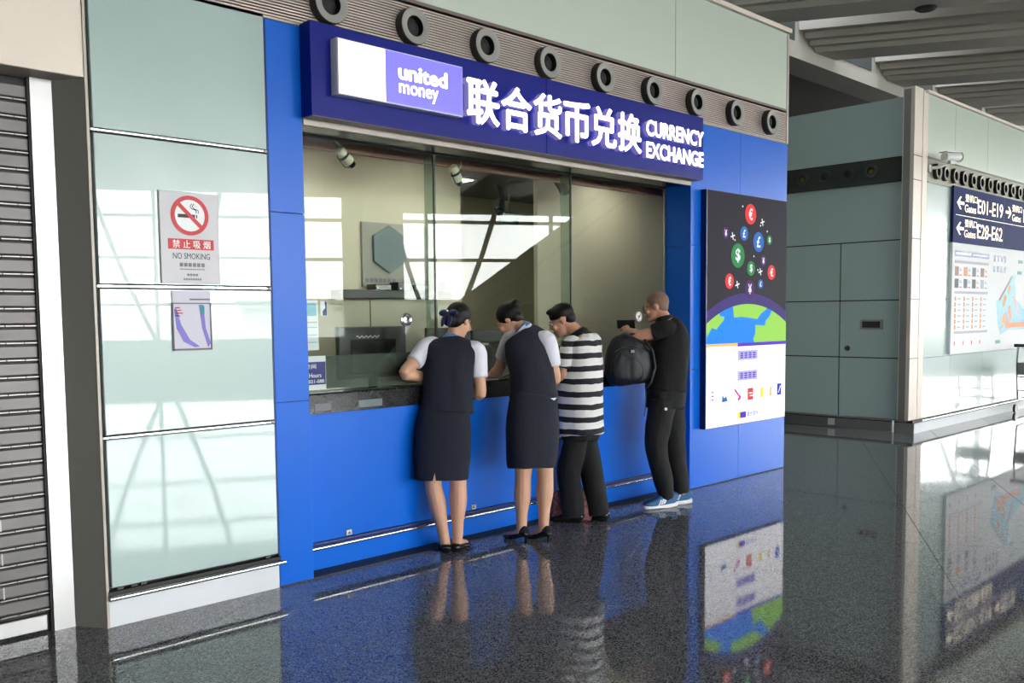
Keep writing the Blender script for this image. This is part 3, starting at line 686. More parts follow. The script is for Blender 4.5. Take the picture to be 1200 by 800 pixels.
obj('globe_land', MB().prism([(X0, 1.345), (5.195, 1.359), (5.260, 1.423), (5.328, 1.410), (5.382, 1.447), (5.450, 1.492), (5.458, 1.522), (5.394, 1.527), (5.380, 1.545)] + arcpts(5.378, X0, 4), YB - 0.0030, YB), 'bb_land', bb)
box('orange_line', 'bb_orange', bb, X0, 5.68, YB - 0.004, YB, 1.256, 1.28)
box('violet_line', 'bb_violet', bb, 5.68, X1, YB - 0.004, YB, 1.248, 1.28)
CC = [('€', 5.885, 2.464, .094, 'bb_red'), ('£', 5.777, 2.281, .065, 'bb_blue'), ('£', 6.027, 2.217, .092, 'bb_blue'), ('$', 6.223, 2.244, .043, 'bb_green'), ('$', 5.674, 2.077, .111, 'bb_green'),
      ('$', 5.900, 1.967, .068, 'bb_green'), ('€', 6.266, 1.939, .070, 'bb_red'), ('€', 5.539, 1.842, .069, 'bb_red'), ('¥', 5.882, 1.776, .082, 'bb_purple'), ('£', 6.071, 1.826, .043, 'bb_blue'),
      ('¥', 5.473, 2.269, .053, 'bb_purple'), ('¥', 6.115, 2.044, .053, 'bb_purple')]
for s_, x, z, r, m in CC:
    d = obj('currency_disc', MB().disc(x, z, r, YB - 0.003, YB), m, bb)
    text('currency_symbol', s_, 'bb_sign', d, x - r * 0.36, x + r * 0.36, z - r * 0.58, z + r * 0.58, YB - 0.003, 0.001, 0.025)
for x, z in [(6.093, 2.404), (5.587, 2.249), (6.065, 1.941), (5.670, 1.813)]:
    obj('star', MB().obb((x, YB - 0.002, z), (0.96, 0, 0.26), (0, 1, 0), (-0.26, 0, 0.96), 0.034, 0.001, 0.006).obb((x, YB - 0.002, z), (0.96, 0, 0.26), (0, 1, 0), (-0.26, 0, 0.96), 0.006, 0.001, 0.034), 'bb_sign', bb)
for x, z in [(5.750, 2.526), (6.181, 2.323), (5.948, 2.081), (5.624, 2.215), (6.06, 2.37), (6.02, 1.955)]: obj('speck', MB().disc(x, z, 0.009, YB - 0.002, YB, 10), 'bb_sign', bb)
for z0, z1 in ((1.120, 1.208), (0.932, 1.019)):
    box('lilac_box', 'bb_lilac', bb, 5.687, 6.027, YB - 0.003, YB, z0, z1)
    m = MB()
    for k in range(4):
        for r_ in range(3): m.box(5.725 + k * 0.072, 5.778 + k * 0.072, YB - 0.004, YB - 0.003, z0 + 0.018 + r_ * 0.020, z0 + 0.029 + r_ * 0.020)
        m.box(5.748 + k * 0.072, 5.756 + k * 0.072, YB - 0.004, YB - 0.003, z0 + 0.014, z0 + 0.074)
    obj('blurred_print', m, 'bb_text', bb)
box('small_logo', 'bb_fade', bb, 5.355, 5.53, YB - 0.003, YB, 0.892, 0.908)
m = MB()
for k in range(3): m.box(5.262, 5.295, YB - 0.003, YB, 0.845 - k * 0.034, 0.856 - k * 0.034)
obj('small_logo', m, 'bb_text', bb)
obj('small_logo', MB().prism([(5.43, 0.75), (5.52, 0.755), (5.50, 0.80), (5.46, 0.785), (5.44, 0.82)], YB - 0.003, YB), 'bb_blue', bb)
obj('small_logo', MB().prism([(5.63, 0.85), (5.645, 0.86), (5.73, 0.79), (5.745, 0.80), (5.745, 0.765), (5.70, 0.745), (5.69, 0.765), (5.715, 0.78)], YB - 0.003, YB), 'bb_magenta', bb)
lg = obj('small_logo', MB().box(5.862, 5.955, YB - 0.003, YB, 0.742, 0.852), 'bb_red', bb)
obj('logo_cut', MB().box(5.885, 5.935, YB - 0.004, YB - 0.003, 0.80, 0.812).box(5.895, 5.945, YB - 0.004, YB - 0.003, 0.775, 0.785), 'bb_white', lg)
box('small_logo', 'bb_yellow', bb, 6.085, 6.140, YB - 0.003, YB, 0.752, 0.842)
obj('small_logo', MB().prism([(6.26, 0.75), (6.29, 0.76), (6.282, 0.80), (6.295, 0.845), (6.265, 0.84), (6.255, 0.79)], YB - 0.003, YB), 'bb_orange', bb)
lg = obj('small_logo', MB().box(6.395, 6.470, YB - 0.003, YB, 0.755, 0.865), 'bb_navy', bb)
obj('logo_cut', MB().prism([(6.41, 0.775), (6.42, 0.775), (6.46, 0.84), (6.45, 0.845)], YB - 0.004, YB - 0.003), 'bb_white', lg)
box('brand_square', 'bb_yellow', bb, 5.69, 5.732, YB - 0.003, YB, 0.582, 0.638)
box('brand_square', 'bb_violet', bb, 5.732, 5.835, YB - 0.003, YB, 0.582, 0.638)
text('brand_lettering', '联合货币', 'bb_text', bb, 5.853, 6.045, 0.588, 0.634, YB - 0.002, 0.001)

# ---- gate direction sign
gd = thing('gate_sign', 'navy overhead board with gate numbers and arrows beside the corner column', 'sign', (13.2, 0.1, 2.48))
YG = 0.10
cham('board', 'gate_navy', gd, 11.205, 16.5, YG, 0.126, 2.484, 3.226, 0.002)
box('divider', 'gate_letter', gd, 11.29, 16.4, YG - 0.002, YG, 2.846, 2.853)
box('divider', 'print_grey', gd, 13.145, 13.150, YG - 0.002, YG, 2.50, 3.2)
def arrow(x0, x1, zc, h, flip):
    xs_ = (lambda t: x0 + (x1 - x0) * (1 - t if flip else t)); b = h / 2
    return MB().prism([(xs_(0), zc), (xs_(0.45), zc + b), (xs_(0.62), zc + b), (xs_(0.32), zc + b * 0.24), (xs_(1), zc + b * 0.24), (xs_(1), zc - b * 0.24), (xs_(0.32), zc - b * 0.24), (xs_(0.62), zc - b), (xs_(0.45), zc - b)], YG - 0.002, YG)
for zo, num in ((0.0, 'E01-E19'), (-0.342, 'E28-E62')):
    obj('arrow', arrow(11.315, 11.573, 3.015 + zo, 0.17, False), 'gate_letter', gd)
    text('lettering', '登机口', 'gate_letter', gd, 11.61, 12.06, 3.045 + zo, 3.15 + zo, YG, 0.002, 0.008)
    text('lettering', 'Gates', 'gate_letter', gd, 11.60, 12.02, 2.905 + zo, 3.01 + zo, YG, 0.002, 0.006)
    text('lettering', num, 'gate_letter', gd, 12.085, 13.10, 2.915 + zo, 3.115 + zo, YG, 0.002, 0.008)
obj('arrow', arrow(13.23, 13.472, 3.02, 0.17, True), 'gate_letter', gd)
text('lettering', '登机口', 'gate_letter', gd, 13.50, 13.945, 3.045, 3.15, YG, 0.002, 0.008)
text('lettering', 'Gates', 'gate_letter', gd, 13.51, 13.90, 2.905, 3.01, YG, 0.002, 0.006)
text('lettering', 'E', 'gate_letter', gd, 14.02, 14.16, 2.915, 3.115, YG, 0.002, 0.008)

# ---- terminal map board
mp = thing('map_board', 'white directory board with a terminal map under the gate sign', 'board', (13.2, 0.1, 0.97))
YM = 0.105
cham('panel', 'paper_white', mp, 11.216, 16.5, YM, 0.144, 0.972, 2.478, 0.002)
def flat(name, m, *rects):
    b = MB()
    for (x0, x1, z0, z1) in rects: b.box(x0, x1, YM - 0.0015, YM, z0, z1)
    return obj(name, b, m, mp)
flat('header_bar', 'print_navy', (11.304, 12.60, 2.300, 2.372))
hb = MB()
for k in range(14): hb.box(11.34 + k * 0.04, 11.37 + k * 0.04, YM - 0.0025, YM - 0.0015, 2.322, 2.352)
for k in range(24): hb.box(11.96 + k * 0.025, 11.978 + k * 0.025, YM - 0.0025, YM - 0.0015, 2.326, 2.344)
obj('header_print', hb, 'print_white', mp)
flat('section_bar', 'print_light', (11.307, 12.58, 2.205, 2.243), (11.314, 12.58, 1.792, 1.826), (11.33, 12.60, 1.245, 1.278))
flat('section_mark', 'print_red', (11.307, 11.33, 2.205, 2.243))
for r_ in range(2):
    for k in range(4):
        x = 11.315 + k * 0.32; z = 2.035 - r_ * 0.165
        flat('photo', ['print_brown', 'print_orange', 'print_grey', 'print_brown', 'print_black', 'print_grey', 'print_black', 'print_light'][r_ * 4 + k], (x, x + 0.135, z, z + 0.125))
        flat('caption', 'print_light', (x + 0.17, x + 0.25, z + 0.07, z + 0.085), (x + 0.17, x + 0.23, z + 0.095, z + 0.105)); flat('caption_mark', 'print_red', (x + 0.17, x + 0.25, z + 0.005, z + 0.018))
for r_ in range(6):
    for k in range(4):
        x = 11.33 + k * 0.32; z = 1.695 - r_ * 0.078
        flat('list_mark', 'print_orange', (x, x + 0.045, z, z + 0.058)); flat('caption', 'print_light', (x + 0.11, x + 0.22, z + 0.02, z + 0.034))
for k in range(4): flat('legend_mark', 'print_red', (11.338 + k * 0.32, 11.372 + k * 0.32, 1.09, 1.14))
for r_ in range(2):
    for k in range(4): flat('pictogram', 'print_navy', (12.79 + k * 0.15, 12.865 + k * 0.15, 2.275 - r_ * 0.155, 2.365 - r_ * 0.155))
def poly(name, m, pts, d=0.0015): return obj(name, MB().prism(pts, YM - d, YM), m, mp)
poly('map_apron', 'print_cyan', [(13.509, 1.269), (13.155, 1.197), (13.06, 1.30), (12.945, 1.686), (13.201, 1.799), (13.572, 2.085), (13.72, 2.10), (13.80, 1.736), (14.25, 1.56), (14.9, 1.45), (14.9, 1.25), (14.2, 1.269)])
for pts in ([(13.20, 1.66), (13.30, 1.80), (13.38, 1.76), (13.30, 1.63), (13.22, 1.60)], [(13.20, 1.45), (13.33, 1.55), (13.40, 1.42), (13.46, 1.36), (13.36, 1.32), (13.24, 1.38)], [(13.45, 1.60), (13.55, 1.65), (13.62, 1.44), (13.52, 1.34), (13.50, 1.48)],
            [(13.38, 1.29), (14.3, 1.30), (14.3, 1.38), (13.40, 1.37)], [(13.15, 1.27), (13.28, 1.30), (13.28, 1.37), (13.18, 1.34)], [(13.42, 1.85), (13.52, 1.97), (13.55, 1.90), (13.48, 1.80)]): poly('map_building', 'print_orange', pts, 0.0022)
poly('map_pier', 'print_red', [(13.64, 1.78), (13.70, 1.80), (13.98, 1.50), (13.92, 1.47)], 0.0022)
poly('map_pier', 'print_brown', [(13.05, 1.72), (13.10, 1.70), (13.62, 2.06), (13.58, 2.08)], 0.0022)
for x, z in [(13.86, 2.28), (13.84, 2.11), (12.95, 1.07)]: flat('map_tag', 'print_teal', (x, x + 0.2, z, z + 0.05))

# ---- cameras on the far block
cc = thing('security_camera', 'white bullet security camera on a wall arm above the gate sign', 'camera', (10.55, 0.1, 3.4))
obj('mount', MB().lathe((10.46, 0.145, 3.378), (0, -1, 0), [(0, 0.05), (0.02, 0.05), (0.03, 0.03)], 14).tube([(10.46, 0.12, 3.378), (10.50, 0.03, 3.385), (10.61, -0.07, 3.44)], 0.02, 8), 'white_plastic', cc)
ax = V((0.97, -0.22, 0.06)).normalized(); ctr = V((10.60, -0.08, 3.512))
sd = ax.cross(V((0, 0, 1))).normalized(); up_ = sd.cross(ax)
bd = obj('housing', MB().lathe(ctr - ax * 0.16, ax, [(0, 0.03), (0.01, 0.052), (0.31, 0.056), (0.32, 0.05)], 18), 'white_plastic', cc, True, 40)
obj('sunshield', MB().obb(ctr + up_ * 0.056, ax, sd, up_, 0.175, 0.055, 0.006), 'white_plastic', cc)
obj('front_bezel', MB().lathe(ctr + ax * 0.16, ax, [(0, 0.062), (0.02, 0.062), (0.022, 0.045), (0.016, 0.040)], 18), 'white_plastic', cc, True, 35)
obj('lens', MB().lathe(ctr + ax * 0.165, ax, [(0, 0.038), (0.012, 0.036), (0.02, 0.02)], 16), 'black_gloss', cc)
obj('bracket_foot', MB().obb(ctr - up_ * 0.07, ax, sd, up_, 0.05, 0.02, 0.022), 'white_plastic', cc)

# ---- luggage trolley at the far wall
tr = thing('luggage_trolley', 'metal luggage trolley with black handle parked below the map board', 'trolley', (13.5, -0.28, 0))
tx, ty = 13.5, -0.28
fm = MB()
for s_ in (-0.25, 0.25):
    fm.tube([(tx - 0.05, ty + s_ * 0.9, 1.0), (tx - 0.02, ty + s_, 0.75), (tx + 0.08, ty + s_, 0.2), (tx + 0.9, ty + s_ * 0.7, 0.16)], 0.016, 8)
for z in (0.35, 0.55, 0.75): fm.tube([(tx + 0.02, ty - 0.25, z), (tx + 0.02, ty + 0.25, z)], 0.011, 8)
obj('frame', fm, 'chrome', tr, True, 40)
obj('handle', MB().tube([(tx - 0.10, ty - 0.26, 1.03), (tx - 0.10, ty + 0.26, 1.03)], 0.026, 10).tube([(tx - 0.10, ty, 1.03), (tx + 0.0, ty, 0.86)], 0.03, 8), 'black_plastic', tr, True, 40)
pf = MB()
for k in range(5): pf.tube([(tx + 0.1, ty - 0.2 + 0.1 * k, 0.19), (tx + 0.9, ty - 0.15 + 0.075 * k, 0.15)], 0.01, 6)
obj('platform', pf, 'steel_brushed', tr)
for dx, dy in ((0.02, -0.26), (0.02, 0.26), (0.85, 0.0)): obj('wheel', MB().lathe((tx + dx, ty + dy - 0.02, 0.065), (0, 1, 0), [(0, 0.03), (0.002, 0.065), (0.038, 0.065), (0.04, 0.03)], 16), 'black_plastic', tr, True, 40)
obj('basket', MB().obb((tx + 0.03, ty, 0.68), (1, 0, 0), (0, 1, 0), (0, 0, 1), 0.09, 0.22, 0.09), 'steel_dark', tr)

# ================================================================== COUNTER AND BOOTH CONTENTS
ct = thing('countertop', 'polished black granite countertop ledge of the exchange booth', 'countertop', (3.1, 0.2, 1.03))
ctm = MB().add([(1.195, 0.118, 0.968), (5.018, 0.118, 0.968), (5.018, 0.118, 1.082), (1.195, 0.118, 1.082), (1.195, 0.126, 1.092), (5.018, 0.126, 1.092), (5.018, 0.30, 1.092), (1.195, 0.30, 1.092), (1.195, 0.30, 0.968), (5.018, 0.30, 0.968)],
               [(0, 1, 2, 3), (3, 2, 5, 4), (4, 5, 6, 7), (7, 6, 9, 8), (0, 8, 9, 1), (0, 3, 4, 7, 8), (1, 9, 6, 5, 2)])
obj('slab', ctm, 'granite_counter', ct)
for x0, x1, m in ((1.30, 1.42, 'print_grey'), (1.62, 1.80, 'hex_teal')): box('faded_sticker', m, ct, x0, x1, 0.1165, 0.118, 0.985, 1.03)
box('slab_joint', 'seam_dark', ct, 2.47, 2.473, 0.1172, 0.3, 0.97, 1.0922)
ik = thing('ink_pad', 'small red ink pad on the black counter between the two women', 'ink pad', (2.56, 0.2, 1.092))
cham('case', 'print_red', ik, 2.52, 2.60, 0.16, 0.22, 1.0925, 1.112, 0.004)
box('lid', 'black_plastic', ik, 2.525, 2.595, 0.165, 0.215, 1.112, 1.118)
dk = thing('teller_desk', 'dark work desk behind the booth glass', 'desk', (3.1, 0.6, 0.02))
box('top', 'black_plastic', dk, 1.2, 4.95, 0.31, 0.98, 0.99, 1.03)
for x in (1.3, 2.5, 3.7, 4.9): box('support', 'beige_dark', dk, x - 0.02, x + 0.02, 0.35, 0.95, 0.02, 0.99)
def monitor(x0, x1, y, z0, z1, label, ang=0.0):
    t = thing('monitor', label, 'monitor', ((x0 + x1) / 2, y, 1.03), 'teller monitors')
    sc_ = MB().cham(x0, x1, y, y + 0.035, z0, z1, 0.006); obj('screen_back', sc_, 'black_plastic', t)
    obj('vent_boss', MB().cham(x0 + 0.1, x1 - 0.1, y - 0.02, y, z0 + 0.03, z1 - 0.09, 0.01), 'black_gloss', t)
    box('neck', 'black_plastic', t, (x0 + x1) / 2 - 0.03, (x0 + x1) / 2 + 0.03, y + 0.005, y + 0.03, 1.04, z0 + 0.05)
    box('foot', 'black_plastic', t, (x0 + x1) / 2 - 0.12, (x0 + x1) / 2 + 0.12, y - 0.06, y + 0.1, 1.03, 1.042)
    return t
mo = monitor(1.80, 2.375, 0.6, 1.13, 1.485, 'black monitor seen from behind at the notice end of the booth')
lgm = MB().tube([(1.93 + 0.012 * k, 0.578, 1.415 + 0.010 * math.sin(k * 2.1)) for k in range(17)], 0.0025, 5); obj('white_marking', lgm, 'paper_white', mo)
monitor(2.62, 3.05, 0.66, 1.13, 1.465, 'black monitor behind the glass just past the woman with the blue bow')
monitor(3.12, 3.5, 0.72, 1.13, 1.44, 'black monitor behind the glass between the two women')
cp = thing('cash_machine', 'squat black desktop machine behind the glass between the women', 'machine', (3.0, 0.5, 1.03))
cham('body', 'black_plastic', cp, 2.86, 3.1, 0.45, 0.6, 1.03, 1.33, 0.02); box('top_tray', 'grey_plastic', cp, 2.9, 3.06, 0.47, 0.58, 1.33, 1.345)
# logo wall: panel, hexagon, shelf
lp = thing('logo_panel', 'grey wall panel with a dark teal hexagon and faint lettering inside the booth', 'sign', (3.06, 1.58, 1.79))
box('panel', 'logo_panel', lp, 2.695, 3.435, 1.575, 1.6, 1.795, 2.325)
obj('hexagon', MB().prism([(2.955, 1.912), (3.118, 2.01), (3.118, 2.215), (2.955, 2.306), (2.795, 2.215), (2.795, 2.01)], 1.55, 1.576), 'hex_teal', lp)
m = MB()
for k in range(7): m.box(2.72 + k * 0.045, 2.752 + k * 0.045, 1.572, 1.576, 1.835, 1.868)
for k in range(6): m.box(3.09 + k * 0.05, 3.125 + k * 0.05, 1.572, 1.576, 1.835, 1.868)
obj('blurred_print', m, 'print_grey', lp)
sf = thing('wall_shelf', 'long black wall shelf carrying small devices under the hexagon panel', 'shelf', (2.9, 1.5, 1.69))
cham('board', 'black_plastic', sf, 2.36, 3.5, 1.40, 1.6, 1.70, 1.765, 0.004)
for x in (2.45, 2.62): obj('rod', MB().tube([(x - 0.1, 1.42, 1.745), (x + 0.12, 1.42, 1.75)], 0.02, 8), 'steel_dark', sf)
for k, (x, w_, h_) in enumerate([(2.72, 0.16, 0.05), (2.95, 0.12, 0.07), (3.12, 0.2, 0.05), (3.36, 0.1, 0.08)]):
    dv = thing('desk_device', ['flat black device on the wall shelf, first from the rods', 'taller black device on the wall shelf, second from the rods', 'wide flat black device on the wall shelf', 'narrow upright black device at the far end of the wall shelf'][k], 'device', (x, 1.5, 1.765))
    cham('body', 'black_gloss', dv, x, x + w_, 1.44, 1.56, 1.765, 1.765 + h_, 0.006); box('indicator', 'exit_white', dv, x + 0.02, x + 0.03, 1.438, 1.441, 1.78, 1.786)
# cameras inside
def inside_cam(c, ax, mount, m, label, s=1.0):
    c, ax = V(c), V(ax).normalized(); t = thing('indoor_camera', label, 'camera', mount)
    obj('body', MB().lathe(c - ax * 0.07 * s, ax, [(0, 0.02 * s), (0.01 * s, 0.036 * s), (0.12 * s, 0.036 * s), (0.13 * s, 0.028 * s)], 16), m, t, True, 40)
    obj('band', MB().lathe(c - ax * 0.015 * s, ax, [(0, 0.0375 * s), (0.018 * s, 0.0375 * s)], 16), 'nozzle_side', t)
    obj('lens', MB().lathe(c + ax * 0.06 * s, ax, [(0, 0.026 * s), (0.03 * s, 0.024 * s), (0.034 * s, 0.012 * s)], 14), 'black_gloss', t)
    obj('bracket', MB().tube([V(mount), (V(mount) + c) / 2 + V((0.02, 0, 0.01)), c], 0.010 * s, 8), m, t)
    obj('cable', MB().tube([c - ax * 0.05 * s, c - ax * 0.08 * s - V((0, 0, 0.06 * s)), c - V((0, 0, 0.07 * s)), c + ax * 0.05 * s - V((0, 0, 0.04 * s))], 0.004, 6), 'black_plastic', t)
inside_cam((1.80, 0.48, 2.605), (0.75, 0.1, -0.55), (1.72, 0.49, 2.70), 'ivory_plastic', 'ivory bullet camera under the booth lintel at the notice end')
inside_cam((2.76, 0.48, 2.585), (0.55, 0.1, -0.7), (2.82, 0.49, 2.69), 'ivory_plastic', 'ivory bullet camera under the booth lintel above the woman with the bow')
inside_cam((4.32, 0.88, 2.70), (0.1, -0.5, -0.8), (4.32, 0.88, 2.92), 'black_plastic', 'black camera hanging from the booth ceiling before the pier', 1.25)
inside_cam((5.07, 2.45, 2.70), (-0.5, -0.5, -0.5), (5.0, 2.4, 2.92), 'black_plastic', 'black camera beside the green exit sign', 1.5)
ex = thing('exit_sign', 'dark green lit exit sign hanging at the rear of the booth', 'sign', (5.27, 2.5, 2.66))
exX0, exX1 = 5.14, 5.40
box('case', 'exit_green', ex, exX0, exX1, 2.50, 2.53, 2.54, 2.66)
text('lettering', '安全出口', 'exit_white', ex, exX0 + 0.015, exX1 - 0.015, 2.60, 2.65, 2.499, 0.001)
text('lettering', 'EXIT', 'exit_white', ex, exX0 + 0.06, exX1 - 0.06, 2.555, 2.585, 2.499, 0.001)
obj('hanger', MB().tube([(5.27, 2.515, 2.66), (5.27, 2.515, 2.93)], 0.006, 6), 'steel_dark', ex)
# notices stuck inside the glass
def sheet(name, label, x0, x1, z0, z1, rows, m='paper_white', pm='print_purple'):
    t = thing(name, label, 'notice', ((x0 + x1) / 2, 0.279, z0)); box('sheet', m, t, x0, x1, 0.2775, 0.279, z0, z1)
    if rows:
        b = MB()
        for (fz, a, bb_, h_) in rows: 
            n = 8; xa = x0 + (x1 - x0) * a; xb = x0 + (x1 - x0) * bb_; s_ = (xb - xa) / n
            for k in range(n): b.box(xa + k * s_, xa + (k + 0.8) * s_, 0.2765, 0.2775, z0 + (z1 - z0) * fz, z0 + (z1 - z0) * fz + h_)
        obj('print', b, pm, t)
    return t
sheet('glass_notice', 'wide white notice with violet print inside the glass beside the booth post', 1.26, 1.535, 1.67, 1.812, [(0.78, .3, .9, 0.016), (0.55, .3, .98, 0.012), (0.35, .3, .8, 0.005), (0.15, .3, .95, 0.006)])
pc = sheet('glass_notice', 'narrow pale pink notice with a blue picture below the wide white notice', 1.27, 1.441, 1.348, 1.655, [(0.55, .5, .95, 0.008), (0.45, .5, .95, 0.006), (0.3, .5, .95, 0.006), (0.15, .5, .95, 0.006)], pm='print_light')
box('picture', 'print_cyan', pc, 1.29, 1.43, 0.2766, 0.2775, 1.56, 1.64)
ic = thing('glass_notice', 'small blue and white sticker on the booth glass near the notices', 'sticker', (1.48, 0.279, 1.56)); box('sheet', 'paper_white', ic, 1.459, 1.507, 0.2775, 0.279, 1.56, 1.652)
obj('blue_print', MB().prism([(1.475, 1.562), (1.505, 1.562), (1.505, 1.65), (1.49, 1.65), (1.495, 1.61), (1.475, 1.59)], 0.2765, 0.2775), 'print_navy', ic)
hc = thing('hours_card', 'blue business hours card standing on the counter behind the glass', 'card', (1.38, 0.26, 1.092))
box('sheet', 'paper_white', hc, 1.22, 1.487, 0.2755, 0.279, 1.10, 1.312); box('blue_field', 'print_navy', hc, 1.225, 1.484, 0.2745, 0.2755, 1.133, 1.275)
text('lettering', '营业时间', 'print_white', hc, 1.245, 1.415, 1.232, 1.262, 0.2745, 0.001)
text('lettering', 'Business Hours', 'print_white', hc, 1.235, 1.452, 1.178, 1.205, 0.2745, 0.001, 0.004)
text('lettering', '021-088', 'print_white', hc, 1.36, 1.472, 1.143, 1.165, 0.2745, 0.001, 0.004)

# ================================================================== PEOPLE
def catmull(pts, rs, n=4):
    pts = [V(p) for p in pts]; out = []; ro = []
    for i in range(len(pts) - 1):
        p0, p1, p2, p3 = pts[max(i - 1, 0)], pts[i], pts[i + 1], pts[min(i + 2, len(pts) - 1)]
        for k in range(n):
            t = k / n
            out.append(0.5 * ((2 * p1) + (p2 - p0) * t + (2 * p0 - 5 * p1 + 4 * p2 - p3) * t * t + (3 * p1 - p0 - 3 * p2 + p3) * t ** 3)); ro.append(rs[i] + (rs[i + 1] - rs[i]) * (3 * t * t - 2 * t ** 3))
    out.append(pts[-1]); ro.append(rs[-1]); return out, ro
def limb(mb, pts, rs, n=4, seg=14, round_ends=True):
    p, r = catmull(pts, rs, n); mb.tube(p, r, seg)
    if round_ends: mb.ball(p[0], r[0], r[0], r[0], seg=12, rings=8); mb.ball(p[-1], r[-1], r[-1], r[-1], seg=12, rings=8)
def az_vec(a): a = math.radians(a); return V((math.cos(a), math.sin(a), 0)), V((math.sin(a), -math.cos(a), 0))
def loft(mb, secs, side, seg=28, power=2.3):
    # secs: (x, y, z, rx, ry), sampled smoothly
    c, _ = catmull([s[:3] for s in secs], [1] * len(secs), 4); rx = catmull([(s[3], s[4], 0) for s in secs], [1] * len(secs), 4)[0]
    vs = []; fs = []; N_ = len(c)
    for i in range(N_):
        t = (c[min(i + 1, N_ - 1)] - c[max(i - 1, 0)]).normalized(); s = (side - t * side.dot(t)).normalized(); b = t.cross(s)
        for k in range(seg):
            th = 2 * math.pi * k / seg; cs, sn = math.cos(th), math.sin(th)
            vs.append(c[i] + s * (rx[i].x * math.copysign(abs(cs) ** (2 / power), cs)) + b * (rx[i].y * math.copysign(abs(sn) ** (2 / power), sn)))
    for i in range(N_ - 1):
        for k in range(seg):
            k2 = (k + 1) % seg; fs.append((i * seg + k, i * seg + k2, (i + 1) * seg + k2, (i + 1) * seg + k))
    fs.append(tuple(range(seg - 1, -1, -1))); fs.append(tuple((N_ - 1) * seg + k for k in range(seg)))
    mb.add(vs, fs)
def weld(name, mb, m, parent, voxel=0.008, it=3, fold=0.0, fscale=14.0, seed=0.0):
    # one continuous surface out of overlapping volumes; mb is in the parent's space
    me = bpy.data.meshes.new('tmp'); me.from_pydata(mb.v, [], mb.f)
    o = bpy.data.objects.new('tmp', me); COL.objects.link(o)
    r = o.modifiers.new('r', 'REMESH'); r.mode = 'VOXEL'; r.voxel_size = voxel
    s = o.modifiers.new('s', 'SMOOTH'); s.factor = 0.5; s.iterations = it
    bpy.context.view_layer.update()
    out = bpy.data.meshes.new_from_object(o.evaluated_get(bpy.context.evaluated_depsgraph_get()))
    bpy.data.objects.remove(o); bpy.data.meshes.remove(me)
    if fold:
        from mathutils import noise
        nl = [v.normal.copy() for v in out.vertices]
        for v, n_ in zip(out.vertices, nl):
            p = v.co; q = V((p.x * fscale, p.y * fscale, p.z * fscale * 0.45 + seed + 1.7 * p.x))
            v.co = p + n_ * (fold * (noise.noise(q) + 0.5 * noise.noise(q * 2.1 + V((3, 1, 7)))))
    out.name = name; out.materials.clear(); out.materials.append(MATS[m]); out.shade_smooth()
    return link(name, out, parent)
def head_frame(az, pitch, roll=0.0):
    f, r = az_vec(az); u = V((0, 0, 1)); p = math.radians(pitch)
    f2 = f * math.cos(p) - u * math.sin(p); u2 = u * math.cos(p) + f * math.sin(p)
    q = math.radians(roll); return f2, r * math.cos(q) + u2 * math.sin(q), u2 * math.cos(q) - r * math.sin(q)
def head(mb, c, fr_, k=1.0, male=False):
    f, r, u = fr_
    def b(df, dr, du, rr, rf, ru): mb.ball(c + (f * df + r * dr + u * du) * k, rr * k, rf * k, ru * k, r, f, u, 18, 12)
    b(-0.012, 0, 0.030, 0.074, 0.091, 0.084); b(0.022, 0, -0.025, 0.060, 0.070, 0.082); b(0.030, 0, -0.062, 0.050, 0.052, 0.045)
    b(0.060, 0, -0.092, 0.026 if not male else 0.032, 0.028, 0.020); b(-0.02, 0, -0.04, 0.058, 0.06, 0.05)
    b(0.098, 0, -0.022, 0.012, 0.017, 0.014); mb.tube([c + (f * 0.086 + u * 0.015) * k, c + (f * 0.102 - u * 0.020) * k], [0.008 * k, 0.011 * k], 8)
    for s in (-1, 1): b(0.078, 0.030 * s, 0.022, 0.022, 0.010, 0.007); b(0.070, 0.045 * s, -0.03, 0.02, 0.018, 0.02); b(-0.008, 0.073 * s, -0.008, 0.007, 0.019, 0.031)
    b(0.088, 0, -0.058, 0.022, 0.010, 0.006); b(0.086, 0, -0.068, 0.020, 0.010, 0.007)
def face_bits(c, fr_, k, parent):
    f, r, u = fr_
    for s in (-1, 1):
        e = c + (f * 0.080 + r * 0.031 * s + u * 0.002) * k
        ey = obj('eye', MB().ball(e + wloc(parent), 0.012 * k, 0.010 * k, 0.0065 * k, r, f, u, 12, 8), 'paper_white', parent, True)
        obj('iris', MB().ball(e + f * 0.006 * k + wloc(parent), 0.0055 * k, 0.005 * k, 0.0055 * k, r, f, u, 10, 6), 'eye_dark', ey, True)
        br = c + (f * 0.087 + r * 0.031 * s + u * 0.024) * k + wloc(parent)
        obj('eyebrow', MB().ball(br, 0.020 * k, 0.005 * k, 0.0035 * k, r, f, u, 10, 6), 'hair_black', parent, True)
